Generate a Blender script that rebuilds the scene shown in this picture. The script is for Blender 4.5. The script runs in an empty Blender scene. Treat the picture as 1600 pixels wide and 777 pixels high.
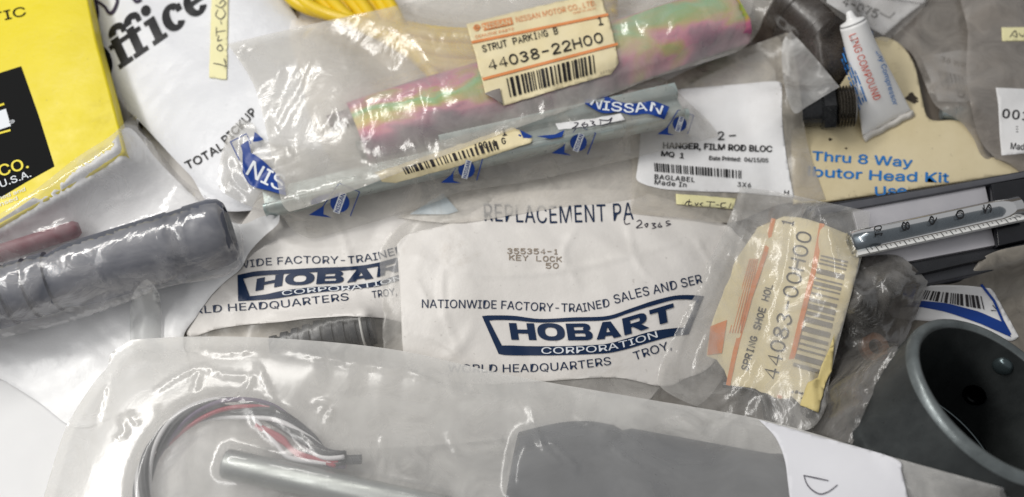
import bpy, bmesh, math, random
import numpy as np
from mathutils import Vector, Matrix
from mathutils.bvhtree import BVHTree
from mathutils.geometry import delaunay_2d_cdt

random.seed(4)
scene = bpy.context.scene
COL = scene.collection
R = math.radians

# ------------------------------------------------------------------ camera
TILT = R(27); DIST = 0.50; HFOV = R(54)
TARGET = np.array([0.0, 0.0, 0.025])
cam = bpy.data.cameras.new('camera'); camo = bpy.data.objects.new('camera', cam); COL.objects.link(camo)
CAMP = TARGET + DIST * np.array([0, -math.sin(TILT), math.cos(TILT)])
camo.location = CAMP; camo.rotation_euler = (TILT, 0, 0)
cam.sensor_width = 36; cam.lens = 18 / math.tan(HFOV / 2)
cam.clip_start = 0.02; cam.clip_end = 20
cam.dof.use_dof = True; cam.dof.focus_distance = 0.475; cam.dof.aperture_fstop = 5.2
scene.camera = camo
CR = np.array([1.0, 0, 0]); CU = np.array([0, math.cos(TILT), math.sin(TILT)]); CF = np.array([0, math.sin(TILT), -math.cos(TILT)])
FPX = 800 / math.tan(HFOV / 2)

# ------------------------------------------------------------------ light
world = bpy.data.worlds.new('World'); scene.world = world; world.use_nodes = True
bg = world.node_tree.nodes['Background']; bg.inputs[0].default_value = (0.975, 0.985, 1.0, 1); bg.inputs[1].default_value = 0.33

def area(name, loc, aim, sx, sy, power, color=(1, 1, 1)):
    l = bpy.data.lights.new(name, 'AREA'); l.shape = 'RECTANGLE'; l.size = sx; l.size_y = sy
    l.energy = power; l.color = color
    o = bpy.data.objects.new(name, l); COL.objects.link(o); o.location = loc
    o.rotation_euler = (Vector(aim) - Vector(loc)).to_track_quat('-Z', 'Y').to_euler()
    return o
area('ceiling_strip_lamp', (-0.62, 0.50, 1.05), (-0.05, 0.0, 0), 1.1, 0.14, 8.8, (1.0, 0.975, 0.93))
area('ceiling_strip_lamp', (-0.72, -0.15, 0.95), (-0.10, -0.02, 0), 1.0, 0.12, 5.8, (1.0, 0.985, 0.96))
scene.view_settings.view_transform = 'Standard'; scene.view_settings.look = 'None'
scene.view_settings.exposure = 0.0; scene.view_settings.gamma = 1
scene.render.engine = 'CYCLES'
cy = scene.cycles
cy.max_bounces = 10; cy.transparent_max_bounces = 32; cy.diffuse_bounces = 4; cy.glossy_bounces = 3; cy.transmission_bounces = 6
cy.use_denoising = True; cy.caustics_reflective = False; cy.caustics_refractive = True
cy.sample_clamp_indirect = 4

# ------------------------------------------------------------------ height map of the pile (what already lies there)
X0, Y0, STEP, NX, NY = -0.42, -0.27, 0.001, 840, 640
gx = X0 + STEP * np.arange(NX); gy = Y0 + STEP * np.arange(NY)
XX, YY = np.meshgrid(gx, gy)
H = np.zeros((NY, NX))
fy = np.fft.fftfreq(NY)[:, None]; fx = np.fft.rfftfreq(NX)[None, :]
def blur(a, mm):
    if mm <= 0: return a
    return np.fft.irfft2(np.fft.rfft2(a) * np.exp(-2 * (math.pi * mm) ** 2 * (fx ** 2 + fy ** 2)), s=a.shape)
def noise_field(rng, mm):
    n = blur(rng.normal(size=(NY, NX)), mm); return n / n.std()
def maxf(a, r):
    b = a.copy()
    for k in range(1, r + 1):
        b[:, k:] = np.maximum(b[:, k:], a[:, :-k]); b[:, :-k] = np.maximum(b[:, :-k], a[:, k:])
    c = b.copy()
    for k in range(1, r + 1):
        c[k:] = np.maximum(c[k:], b[:-k]); c[:-k] = np.maximum(c[:-k], b[k:])
    return c
def samp(F, x, y):
    u = np.clip((x - X0) / STEP, 0, NX - 1.001); v = np.clip((y - Y0) / STEP, 0, NY - 1.001)
    i = u.astype(int); j = v.astype(int); a = u - i; b = v - j
    return (F[j, i] * (1 - a) + F[j, i + 1] * a) * (1 - b) + (F[j + 1, i] * (1 - a) + F[j + 1, i + 1] * a) * b
def ray(px, py):
    px = np.asarray(px, float); py = np.asarray(py, float)
    return ((px - 800) / FPX)[..., None] * CR - ((py - 388.5) / FPX)[..., None] * CU + CF
def at(px, py, z):
    """point of the sight line through photo position (px,py) at height z"""
    d = ray(px, py); t = (z - CAMP[2]) / d[..., 2]
    return CAMP + d * t[..., None]
def onto(px, py, F, off=0.0):
    """lay photo positions onto the surface F"""
    z = np.full(np.shape(px), 0.03)
    for k in range(26):
        p = at(px, py, z); z = 0.4 * z + 0.6 * (samp(F, p[..., 0], p[..., 1]) + off)
    return at(px, py, z)
def inside(poly):
    m = np.zeros((NY, NX), bool); n = len(poly)
    for i in range(n):
        x1, y1 = poly[i][:2]; x2, y2 = poly[(i + 1) % n][:2]
        if y1 == y2: continue
        c = ((YY > y1) != (YY > y2)) & (XX < (x2 - x1) * (YY - y1) / (y2 - y1) + x1)
        m ^= c
    return m
def crinkle(seed, amp, L, n=5, ang=0.0, spread=1.5, warp=0.5, cover=0.3):
    rng = np.random.default_rng(seed); out = np.zeros((NY, NX))
    w1 = noise_field(rng, L * 1000 * 0.9)
    for k in range(n):
        th = ang + rng.uniform(-spread, spread); l = L * rng.uniform(0.5, 1.9)
        t = (XX * math.cos(th) + YY * math.sin(th)) / l + rng.uniform(0, 1) + warp * w1 * rng.uniform(0.4, 1)
        tri = np.abs((t % 1) - 0.5) * 2
        mod = np.clip(noise_field(rng, l * 1100) + cover, 0, 1.6)
        out += amp * tri * mod * (l / L)
    return (out - out.mean()) * .6

def folds(F, lines, hgt=1.0, wid=2.2):
    """pinched folds in a film: tent-shaped ridges along photo polylines, mm"""
    out = np.zeros((NY, NX))
    for L in lines:
        a = 1.0
        if isinstance(L[0], (int, float)): a = L[0]; L = L[1]
        P = smooth(L, closed=False, seg=4) if len(L) > 2 else np.array(L, float); w = onto(P[:, 0], P[:, 1], F)
        n = len(w)
        for i in range(n - 1):
            q0, q1 = w[i, :2], w[i + 1, :2]; m = wid * .001 * 2.2
            i0 = int((min(q0[0], q1[0]) - m - X0) / STEP); i1 = int((max(q0[0], q1[0]) + m - X0) / STEP) + 2
            j0 = int((min(q0[1], q1[1]) - m - Y0) / STEP); j1 = int((max(q0[1], q1[1]) + m - Y0) / STEP) + 2
            i0, i1, j0, j1 = max(i0, 0), min(i1, NX), max(j0, 0), min(j1, NY)
            if i0 >= i1 or j0 >= j1: continue
            X = XX[j0:j1, i0:i1]; Y = YY[j0:j1, i0:i1]; d = q1 - q0; l2 = max(d @ d, 1e-12)
            t = np.clip(((X - q0[0]) * d[0] + (Y - q0[1]) * d[1]) / l2, 0, 1)
            ds = np.hypot(X - q0[0] - t * d[0], Y - q0[1] - t * d[1]) * 1000
            env = .35 + .65 * math.sin(math.pi * min(max((i + .5) / (n - 1), 0), 1))
            h = np.clip(1 - ds / wid, 0, 1) * hgt * .001 * a * env
            out[j0:j1, i0:i1] = np.maximum(out[j0:j1, i0:i1], h)
    return out

# ------------------------------------------------------------------ curves in photo space
def smooth(pts, closed=True, seg=7, sharp=()):
    pts = [np.array(p[:2], float) for p in pts]; n = len(pts); out = []
    rng = range(n) if closed else range(n - 1)
    for i in rng:
        p1 = pts[i]; p2 = pts[(i + 1) % n]
        p0 = pts[(i - 1) % n] if closed or i > 0 else p1
        p3 = pts[(i + 2) % n] if closed or i + 2 < n else p2
        if i in sharp: p0 = p1
        if (i + 1) % n in sharp: p3 = p2
        for k in range(seg):
            t = k / seg
            out.append(0.5 * (2 * p1 + (p2 - p0) * t + (2 * p0 - 5 * p1 + 4 * p2 - p3) * t * t + (3 * p1 - p0 - 3 * p2 + p3) * t ** 3))
    if not closed: out.append(pts[-1])
    return np.array(out)
def ragged(poly, amp, seed=0, closed=True):
    rng = np.random.default_rng(seed); out = []
    n = len(poly)
    for i in range(n if closed else n - 1):
        a = np.array(poly[i], float); b = np.array(poly[(i + 1) % n], float)
        L = np.hypot(*(b - a)); k = max(1, int(L / 9))
        for q in range(k):
            out.append(a + (b - a) * q / k + rng.normal(size=2) * amp * (0.35 if q == 0 else 1))
    return np.array(out)
def straight(poly, step=12):
    out = []
    for i in range(len(poly)):
        a = np.array(poly[i], float); b = np.array(poly[(i + 1) % len(poly)], float)
        k = max(1, int(np.hypot(*(b - a)) / step))
        out += [a + (b - a) * q / k for q in range(k)]
    return np.array(out)
def pip(px, py, poly):
    m = np.zeros(px.shape, bool); n = len(poly)
    for i in range(n):
        x1, y1 = poly[i]; x2, y2 = poly[(i + 1) % n]
        if y1 == y2: continue
        m ^= ((py > y1) != (py > y2)) & (px < (x2 - x1) * (py - y1) / (y2 - y1) + x1)
    return m
def triangulate(poly, step, seed=0):
    rng = np.random.default_rng(seed)
    a, b = poly.min(0), poly.max(0)
    U, V = np.meshgrid(np.arange(a[0] + step * .5, b[0], step), np.arange(a[1] + step * .5, b[1], step))
    U = U + rng.uniform(-.2, .2, U.shape) * step; V = V + rng.uniform(-.2, .2, V.shape) * step
    m = pip(U, V, poly)
    g = np.stack([U[m], V[m]], 1)
    n = len(poly); ed = [(i, (i + 1) % n) for i in range(n)]
    co = [Vector(p) for p in poly] + [Vector(p) for p in g]
    v, e, f, *_ = delaunay_2d_cdt(co, ed, [], 1, 1e-5)
    return np.array([(p.x, p.y) for p in v]), [tuple(t) for t in f]

# ------------------------------------------------------------------ materials
def hexc(h, a=1):
    h = h.lstrip('#'); c = [int(h[i:i + 2], 16) / 255 for i in (0, 2, 4)]
    return tuple([(x / 12.92 if x <= .04045 else ((x + .055) / 1.055) ** 2.4) for x in c] + [a])
class NT:
    def __init__(s, name):
        s.m = bpy.data.materials.new(name); s.m.use_nodes = True; s.t = s.m.node_tree; s.t.nodes.clear()
        s.out = s.t.nodes.new('ShaderNodeOutputMaterial'); s.tc = s.t.nodes.new('ShaderNodeTexCoord')
    def n(s, typ, ins={}, **at_):
        x = s.t.nodes.new(typ)
        for k, v in at_.items(): setattr(x, k, v)
        for k, v in ins.items():
            if isinstance(v, bpy.types.NodeSocket): s.t.links.new(v, x.inputs[k])
            else: x.inputs[k].default_value = v
        return x
    def noise(s, scale, detail=4, rough=.5, vec=None, dist=0):
        return s.n('ShaderNodeTexNoise', {'Vector': vec or s.tc.outputs['Object'], 'Scale': scale, 'Detail': detail, 'Roughness': rough, 'Distortion': dist}).outputs['Fac']
    def ramp(s, fac, stops):
        r = s.n('ShaderNodeValToRGB', {'Fac': fac}); cr = r.color_ramp
        while len(cr.elements) > 1: cr.elements.remove(cr.elements[-1])
        cr.elements[0].position = stops[0][0]; cr.elements[0].color = stops[0][1]
        for p, c in stops[1:]:
            e = cr.elements.new(p); e.color = c
        return r.outputs['Color']
    def mr(s, v, a, b, c, d):
        return s.n('ShaderNodeMapRange', {'Value': v, 'From Min': a, 'From Max': b, 'To Min': c, 'To Max': d}).outputs['Result']
    def mapv(s, rot=(0, 0, 0), sc=(1, 1, 1)):
        return s.n('ShaderNodeMapping', {'Vector': s.tc.outputs['Object'], 'Rotation': rot, 'Scale': sc}).outputs['Vector']
    def bump(s, h, strength, dist):
        return s.n('ShaderNodeBump', {'Height': h, 'Strength': strength, 'Distance': dist}).outputs['Normal']
    def done(s, shader):
        s.t.links.new(shader, s.out.inputs['Surface']); return s.m

def paper(name, c1, c2, stain='#8a7c68', stain_amt=.35, rough=.6, scale=35, bump=.25, gloss=.3):
    t = NT(name)
    a = t.noise(scale, 6, .6); b = t.noise(scale * 3.3, 5, .65); c = t.noise(scale * .7, 8, .7, dist=.6)
    base = t.ramp(a, [(.3, hexc(c1)), (.7, hexc(c2))])
    st = t.n('ShaderNodeMix', {0: t.mr(c, .58, .78, 0, stain_amt), 6: base, 7: hexc(stain)}, data_type='RGBA').outputs[2]
    sp = t.n('ShaderNodeMix', {0: t.mr(t.noise(scale * 12, 2, .5),   .70, .78, 0, stain_amt * .45), 6: st, 7: hexc('#5d5348')}, data_type='RGBA').outputs[2]
    p = t.n('ShaderNodeBsdfPrincipled', {'Base Color': sp, 'Roughness': t.mr(b, .3, .7, rough - .1, rough + .12), 'Specular IOR Level': gloss,
            'Normal': t.bump(t.n('ShaderNodeMath', {0: a, 1: b}, operation='ADD').outputs[0], bump, .0012)})
    return t.done(p.outputs[0])
def ink(name, c, wear=.4, scale=420, rough=.45):
    t = NT(name)
    n1 = t.noise(scale, 5, .7); n2 = t.noise(70, 3, .6)
    w = t.n('ShaderNodeMath', {0: t.mr(n1, .64, .72, 0, 1), 1: t.mr(n2, .48, .62, 0, 1)}, operation='MULTIPLY').outputs[0]
    al = t.mr(w, 0, 1, 1, 1 - wear)
    p = t.n('ShaderNodeBsdfPrincipled', {'Base Color': hexc(c), 'Roughness': rough, 'Alpha': al, 'Specular IOR Level': .3})
    return t.done(p.outputs[0])
def plain(name, c, rough=.5, metal=0, c2=None, scale=60, bump=.2, spec=.5, sc=(1, 1, 1)):
    t = NT(name)
    v = t.mapv(sc=sc)
    n1 = t.noise(scale, 6, .6, v); n2 = t.noise(scale * 7, 4, .6, v)
    base = t.ramp(n1, [(.32, hexc(c)), (.68, hexc(c2 or c))])
    p = t.n('ShaderNodeBsdfPrincipled', {'Base Color': base, 'Roughness': t.mr(n2, .3, .7, max(.05, rough - .12), rough + .1), 'Metallic': metal,
            'Specular IOR Level': spec, 'Normal': t.bump(n1, bump, .0008)})
    return t.done(p.outputs[0])
def film(name, tint, milk, rough=.16, creases=.6, gloss=.7, dirt=0.0, dirtc='#6d6154', scale=55, var=.5, soft=0.0):
    """thin polythene: see-through, a milky scattering share, a sharp-creased glossy skin"""
    t = NT(name)
    n1 = t.noise(scale, 5, .6, dist=1.2); nf = t.noise(scale * 6, 3, .6)
    vor = t.n('ShaderNodeTexVoronoi', {'Vector': t.mapv(rot=(0, 0, .6), sc=(1, .45, 1)), 'Scale': scale * 1.6, 'Randomness': 1.0}, feature='DISTANCE_TO_EDGE').outputs['Distance']
    # creases: warped voronoi edges
    wv = t.n('ShaderNodeVectorMath', {0: t.tc.outputs['Object'], 1: t.n('ShaderNodeVectorMath', {0: t.n('ShaderNodeTexNoise', {'Vector': t.tc.outputs['Object'], 'Scale': scale * .8, 'Detail': 3.0}).outputs['Color'], 1: (.03, .03, .03)}, operation='MULTIPLY').outputs[0]}, operation='ADD').outputs[0]
    vor2 = t.n('ShaderNodeTexVoronoi', {'Vector': wv, 'Scale': scale * .9, 'Randomness': 1.0}, feature='F1').outputs['Distance']
    hsum = t.n('ShaderNodeMath', {0: t.n('ShaderNodeMath', {0: vor, 1: vor2}, operation='ADD').outputs[0], 1: t.n('ShaderNodeMath', {0: n1, 1: .9}, operation='MULTIPLY').outputs[0]}, operation='ADD').outputs[0]
    nrm = t.bump(hsum, creases * .6, .0010)
    base = t.n('ShaderNodeMix', {0: t.mr(n1, .5, .75, 0, dirt), 6: hexc(tint), 7: hexc(dirtc)}, data_type='RGBA').outputs[2]
    diff = t.n('ShaderNodeBsdfDiffuse', {'Color': base, 'Normal': nrm})
    trl = t.n('ShaderNodeBsdfTranslucent', {'Color': base})
    sc = t.n('ShaderNodeMixShader', {0: .30, 1: diff.outputs[0], 2: trl.outputs[0]})
    clear = t.n('ShaderNodeBsdfTransparent', {'Color': (.97, .97, .97, 1)}).outputs[0]
    if soft > 0:
        rf = t.n('ShaderNodeBsdfRefraction', {'Color': (.98, .98, .98, 1), 'Roughness': .32, 'IOR': 1.06})
        clear = t.n('ShaderNodeMixShader', {0: soft, 1: clear, 2: rf.outputs[0]}).outputs[0]
    mfac = t.mr(nf if False else n1, .3, .72, max(0, milk * (1 - var)), min(1, milk * (1 + var)))
    if dirt > 0:
        mfac = t.n('ShaderNodeMath', {0: mfac, 1: t.mr(n1, .5, .75, 0, dirt * .5)}, operation='ADD', use_clamp=True).outputs[0]
    body = t.n('ShaderNodeMixShader', {0: mfac, 1: clear, 2: sc.outputs[0]})
    gl = t.n('ShaderNodeBsdfGlossy', {'Color': (1, 1, 1, 1), 'Roughness': rough + .06, 'Normal': nrm})
    fr = t.n('ShaderNodeFresnel', {'IOR': 1.45, 'Normal': nrm}).outputs[0]
    gf = t.n('ShaderNodeMath', {0: t.n('ShaderNodeMath', {0: fr, 1: .8 * gloss}, operation='MULTIPLY').outputs[0], 1: .11 * gloss}, operation='MINIMUM').outputs[0]
    return t.done(t.n('ShaderNodeMixShader', {0: gf, 1: body.outputs[0], 2: gl.outputs[0]}).outputs[0])

# ------------------------------------------------------------------ objects
BASE = {}
def thing(name, label, cat, p, group=None):
    o = bpy.data.objects.new(name, None); o.empty_display_size = .01; COL.objects.link(o)
    o.location = p; BASE[o.name] = np.array(p, float)
    o['label'] = label; o['category'] = cat
    if group: o['group'] = group
    return o
def mk(name, verts, faces, mat, parent=None, label=None, cat=None, group=None, kind=None, smooth_=True):
    v = np.asarray(verts, float)
    if parent is not None: b = BASE[parent.name]
    else:
        b = np.array([v[:, 0].mean(), v[:, 1].mean(), v[:, 2].min()])
        if kind == 'structure': b = np.zeros(3)
    me = bpy.data.meshes.new(name); me.from_pydata((v - b).tolist(), [], faces); me.update()
    if smooth_: me.shade_smooth()
    me.materials.append(mat)
    o = bpy.data.objects.new(name, me); COL.objects.link(o)
    if parent is not None: o.parent = parent
    else: o.location = b
    BASE[o.name] = b
    if label: o['label'] = label
    if cat: o['category'] = cat
    if group: o['group'] = group
    if kind: o['kind'] = kind
    return o
def sharp(o, ang=35):
    o.data.shade_smooth(); o.data.set_sharp_from_angle(angle=R(ang)); return o
def stamp(verts, faces):
    """let later sheets drape over this solid"""
    global H
    v = np.asarray(verts); bvh = BVHTree.FromPolygons([tuple(p) for p in v], faces)
    i0 = max(0, int((v[:, 0].min() - X0) / STEP)); i1 = min(NX - 1, int((v[:, 0].max() - X0) / STEP) + 1)
    j0 = max(0, int((v[:, 1].min() - Y0) / STEP)); j1 = min(NY - 1, int((v[:, 1].max() - Y0) / STEP) + 1)
    for j in range(j0, j1 + 1):
        for i in range(i0, i1 + 1):
            h = bvh.ray_cast((X0 + i * STEP + 1e-5, Y0 + j * STEP + 1e-5, 1.0), (0, 0, -1))[0]
            if h is not None and h.z > H[j, i]: H[j, i] = h.z

def lay(poly, lift=.8, grow=2, soften=4, pillow=0, pilw=12, crk=None, flat=None, fold=None, fh=1.0, fw=2.2):
    """surface of a sheet laid over the pile inside the photo outline; poly px, lengths in mm"""
    global H
    F = blur(H, 3); m = None
    for it in range(3):
        w = onto(poly[:, 0], poly[:, 1], F); m = inside(w); mf = m.astype(float)
        if mf.sum() < 4: break
        mb = np.maximum(blur(mf, soften), 0)
        Hm = maxf(np.where(m, H, 0), grow) if grow else np.where(m, H, 0)
        if flat is not None: Hm = np.where(m, np.maximum(Hm, flat), Hm)
        m2 = maxf(mf, grow) if grow else mf
        w2 = np.maximum(blur(m2, soften), 1e-6)
        B = blur(Hm * m2, soften) / w2
        far = blur(Hm * m2, 25) / np.maximum(blur(m2, 25), 1e-6)
        k = np.clip(w2 * 4, 0, 1); B = B * k + far * (1 - k)
        B = np.where(m, np.maximum(B, H + .0004), B)
        wt = np.maximum(blur(mf, 1.6), 1e-4); B = np.where(m, blur(B * mf, 1.6) / wt, B)
        B = B + lift / 1000
        if pillow:
            g = blur(mf, pilw); B = B + pillow / 1000 * np.clip((g - .5) * 2, 0, 1) ** .8
        if crk is not None: B = B + crk
        F = B
    if fold is not None: F = F + folds(F, fold, fh, fw)
    H = np.where(m, np.maximum(F, H), H)
    return F
def film_sheet(name, poly, F, mat, parent, step=5, off=0.0, **kw):
    v, f = triangulate(np.asarray(poly, float), step, hash(name) % 97)
    return mk(name, onto(v[:, 0], v[:, 1], F, off), f, mat, parent, **kw)
def card(name, poly, F, mat, parent, off=.0004, th=.0003, step=6, **kw):
    """thin sheet with thickness"""
    poly = np.asarray(poly, float); v, f = triangulate(poly, step)
    top = onto(v[:, 0], v[:, 1], F, off); n = len(top)
    bot = top - np.array([0, 0, th]); 
    cnt = {}
    for t in f:
        for a, b in ((t[0], t[1]), (t[1], t[2]), (t[2], t[0])): cnt[(a, b)] = 1
    side = [(a, b, b + n, a + n) for (a, b) in cnt if (b, a) not in cnt]
    side = [tuple(reversed(s)) for s in side]
    return mk(name, np.vstack([top, bot]), f + [tuple(reversed([i + n for i in t])) for t in f] + side, mat, parent, smooth_=True, **kw)
def raise_H(poly, F, off):
    global H
    w = onto(np.asarray(poly)[:, 0], np.asarray(poly)[:, 1], F); m = inside(w); H = np.where(m, np.maximum(H, F + off), H)

# solids -----------------------------------------------------------
def tube_geo(pts, r, seg=16, caps=True):
    pts = [np.array(p, float) for p in pts]; n = len(pts); V = []; Fc = []
    rr = r if hasattr(r, '__len__') else [r] * n
    up = np.array([0, 0, 1.0])
    for i, p in enumerate(pts):
        d = pts[min(i + 1, n - 1)] - pts[max(i - 1, 0)]
        if np.linalg.norm(d) < 1e-9: d = pts[-1] - pts[0]
        d /= np.linalg.norm(d)
        s = np.cross(d, up); s /= max(np.linalg.norm(s), 1e-6); u = np.cross(s, d)
        for k in range(seg):
            a = 2 * math.pi * k / seg; V.append(p + rr[i] * (math.cos(a) * s + math.sin(a) * u))
    for i in range(n - 1):
        for k in range(seg):
            a = i * seg + k; b = i * seg + (k + 1) % seg; Fc.append((a, b, b + seg, a + seg))
    if caps: Fc.append(tuple(range(seg - 1, -1, -1))); Fc.append(tuple(range((n - 1) * seg, n * seg)))
    return np.array(V), Fc
def bez(pts, n=40):
    s = []; P = [np.array(p, float) for p in pts]; m = len(P)
    for i in range(m - 1):
        p0 = P[max(i - 1, 0)]; p1 = P[i]; p2 = P[i + 1]; p3 = P[min(i + 2, m - 1)]
        for k in range(n // (m - 1) + 1):
            t = k / (n // (m - 1) + 1)
            s.append(.5 * (2 * p1 + (p2 - p0) * t + (2 * p0 - 5 * p1 + 4 * p2 - p3) * t * t + (3 * p1 - p0 - 3 * p2 + p3) * t ** 3))
    s.append(P[-1]); return s
def lathe_geo(o, ax, prof, seg=48, sx=None, closed=False):
    """prof: list of (radius, distance along axis)"""
    ax = np.array(ax, float); ax /= np.linalg.norm(ax); s = np.cross(ax, [0, 0, 1.0] if abs(ax[2]) < .9 else [1.0, 0, 0]); s /= np.linalg.norm(s); u = np.cross(s, ax)
    V = []; Fc = []
    for r, h in prof:
        for k in range(seg):
            a = 2 * math.pi * k / seg; V.append(np.array(o) + ax * h + r * (math.cos(a) * s + math.sin(a) * u))
    n = len(prof)
    for i in range(n if closed else n - 1):
        for k in range(seg):
            a = i * seg + k; b = i * seg + (k + 1) % seg; c = ((i + 1) % n) * seg
            Fc.append((a, b, c + (k + 1) % seg, c + k))
    if not closed:
        Fc.append(tuple(range(seg - 1, -1, -1))); Fc.append(tuple(range((n - 1) * seg, n * seg)))
    return np.array(V), Fc
def sweep_geo(A, B, prof, n=40, bend=None, width=None):
    A = np.array(A, float); B = np.array(B, float); d = (B - A); L = np.linalg.norm(d); d /= L
    s = np.cross(d, [0, 0, 1.0]); s /= np.linalg.norm(s); u = np.cross(s, d); m = len(prof); V = []; Fc = []
    for i in range(n + 1):
        t = i / n; w = width(t) if width else 1
        c = A + d * L * t + (u * bend(t) if bend else 0)
        for (x, y) in prof: V.append(c + s * x * w + u * y)
    for i in range(n):
        for k in range(m):
            a = i * m + k; b = i * m + (k + 1) % m; Fc.append((a, b, b + m, a + m))
    Fc.append(tuple(range(m - 1, -1, -1))); Fc.append(tuple(range(n * m, (n + 1) * m)))
    return np.array(V), Fc
def prism_geo(top, z0, z1, bevel=.0):
    """top: world xy outline at z1, down to z0, rounded top edge"""
    t = np.asarray(top, float)[:, :2]; n = len(t); c = t.mean(0)
    rings = [(t, z0)]
    if bevel:
        k = 1 - bevel / np.linalg.norm(t - c, axis=1).min()
        for a in (0, .35, .7, 1):
            ins = bevel * (1 - math.cos(a * math.pi / 2)); dz = bevel * math.sin(a * math.pi / 2)
            dirs = (c - t) / np.linalg.norm(c - t, axis=1)[:, None]
            rings.append((t + dirs * ins * 1.2, z1 - bevel + dz))
    else: rings.append((t, z1))
    V = np.vstack([np.column_stack([r, np.full(n, z)]) for r, z in rings]); Fc = []
    for i in range(len(rings) - 1):
        for k in range(n):
            a = i * n + k; b = i * n + (k + 1) % n; Fc.append((a, b, b + n, a + n))
    Fc.append(tuple(range(n - 1, -1, -1))); Fc.append(tuple(range((len(rings) - 1) * n, len(rings) * n)))
    return V, Fc
def join_geo(parts):
    V = []; Fc = []; o = 0
    for v, f in parts:
        V.append(np.asarray(v)); Fc += [tuple(i + o for i in t) for t in f]; o += len(v)
    return np.vstack(V), Fc

# lettering --------------------------------------------------------
def path_at(path, u):
    P = np.array(path, float); d = np.r_[0, np.cumsum(np.hypot(*np.diff(P, axis=0).T))]; s = u * d[-1]
    return np.column_stack([np.interp(s, d, P[:, 0]), np.interp(s, d, P[:, 1])])
TCACHE = {}
FONT = None
try:
    import os
    _f = os.path.join(bpy.utils.system_resource('DATAFILES'), 'fonts', 'Inter.woff2')   # Blender's own interface face
    if os.path.exists(_f): FONT = bpy.data.fonts.load(_f)
except Exception: FONT = None
CAPH = [None]
def text_mesh(s, bold, shear=0, spacing=1.0):
    key = (s, bold, shear, spacing)
    if key in TCACHE: return TCACHE[key]
    c = bpy.data.curves.new('t', 'FONT'); c.body = s; c.offset = bold; c.resolution_u = 4; c.shear = shear; c.space_character = spacing
    if FONT: c.font = FONT
    o = bpy.data.objects.new('t', c); COL.objects.link(o); bpy.context.view_layer.update()
    me = o.evaluated_get(bpy.context.evaluated_depsgraph_get()).to_mesh()
    V = np.array([v.co[:] for v in me.vertices]); Fc = [tuple(p.vertices) for p in me.polygons]
    bpy.data.objects.remove(o); bpy.data.curves.remove(c)
    TCACHE[key] = (V, Fc); return V, Fc
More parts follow.
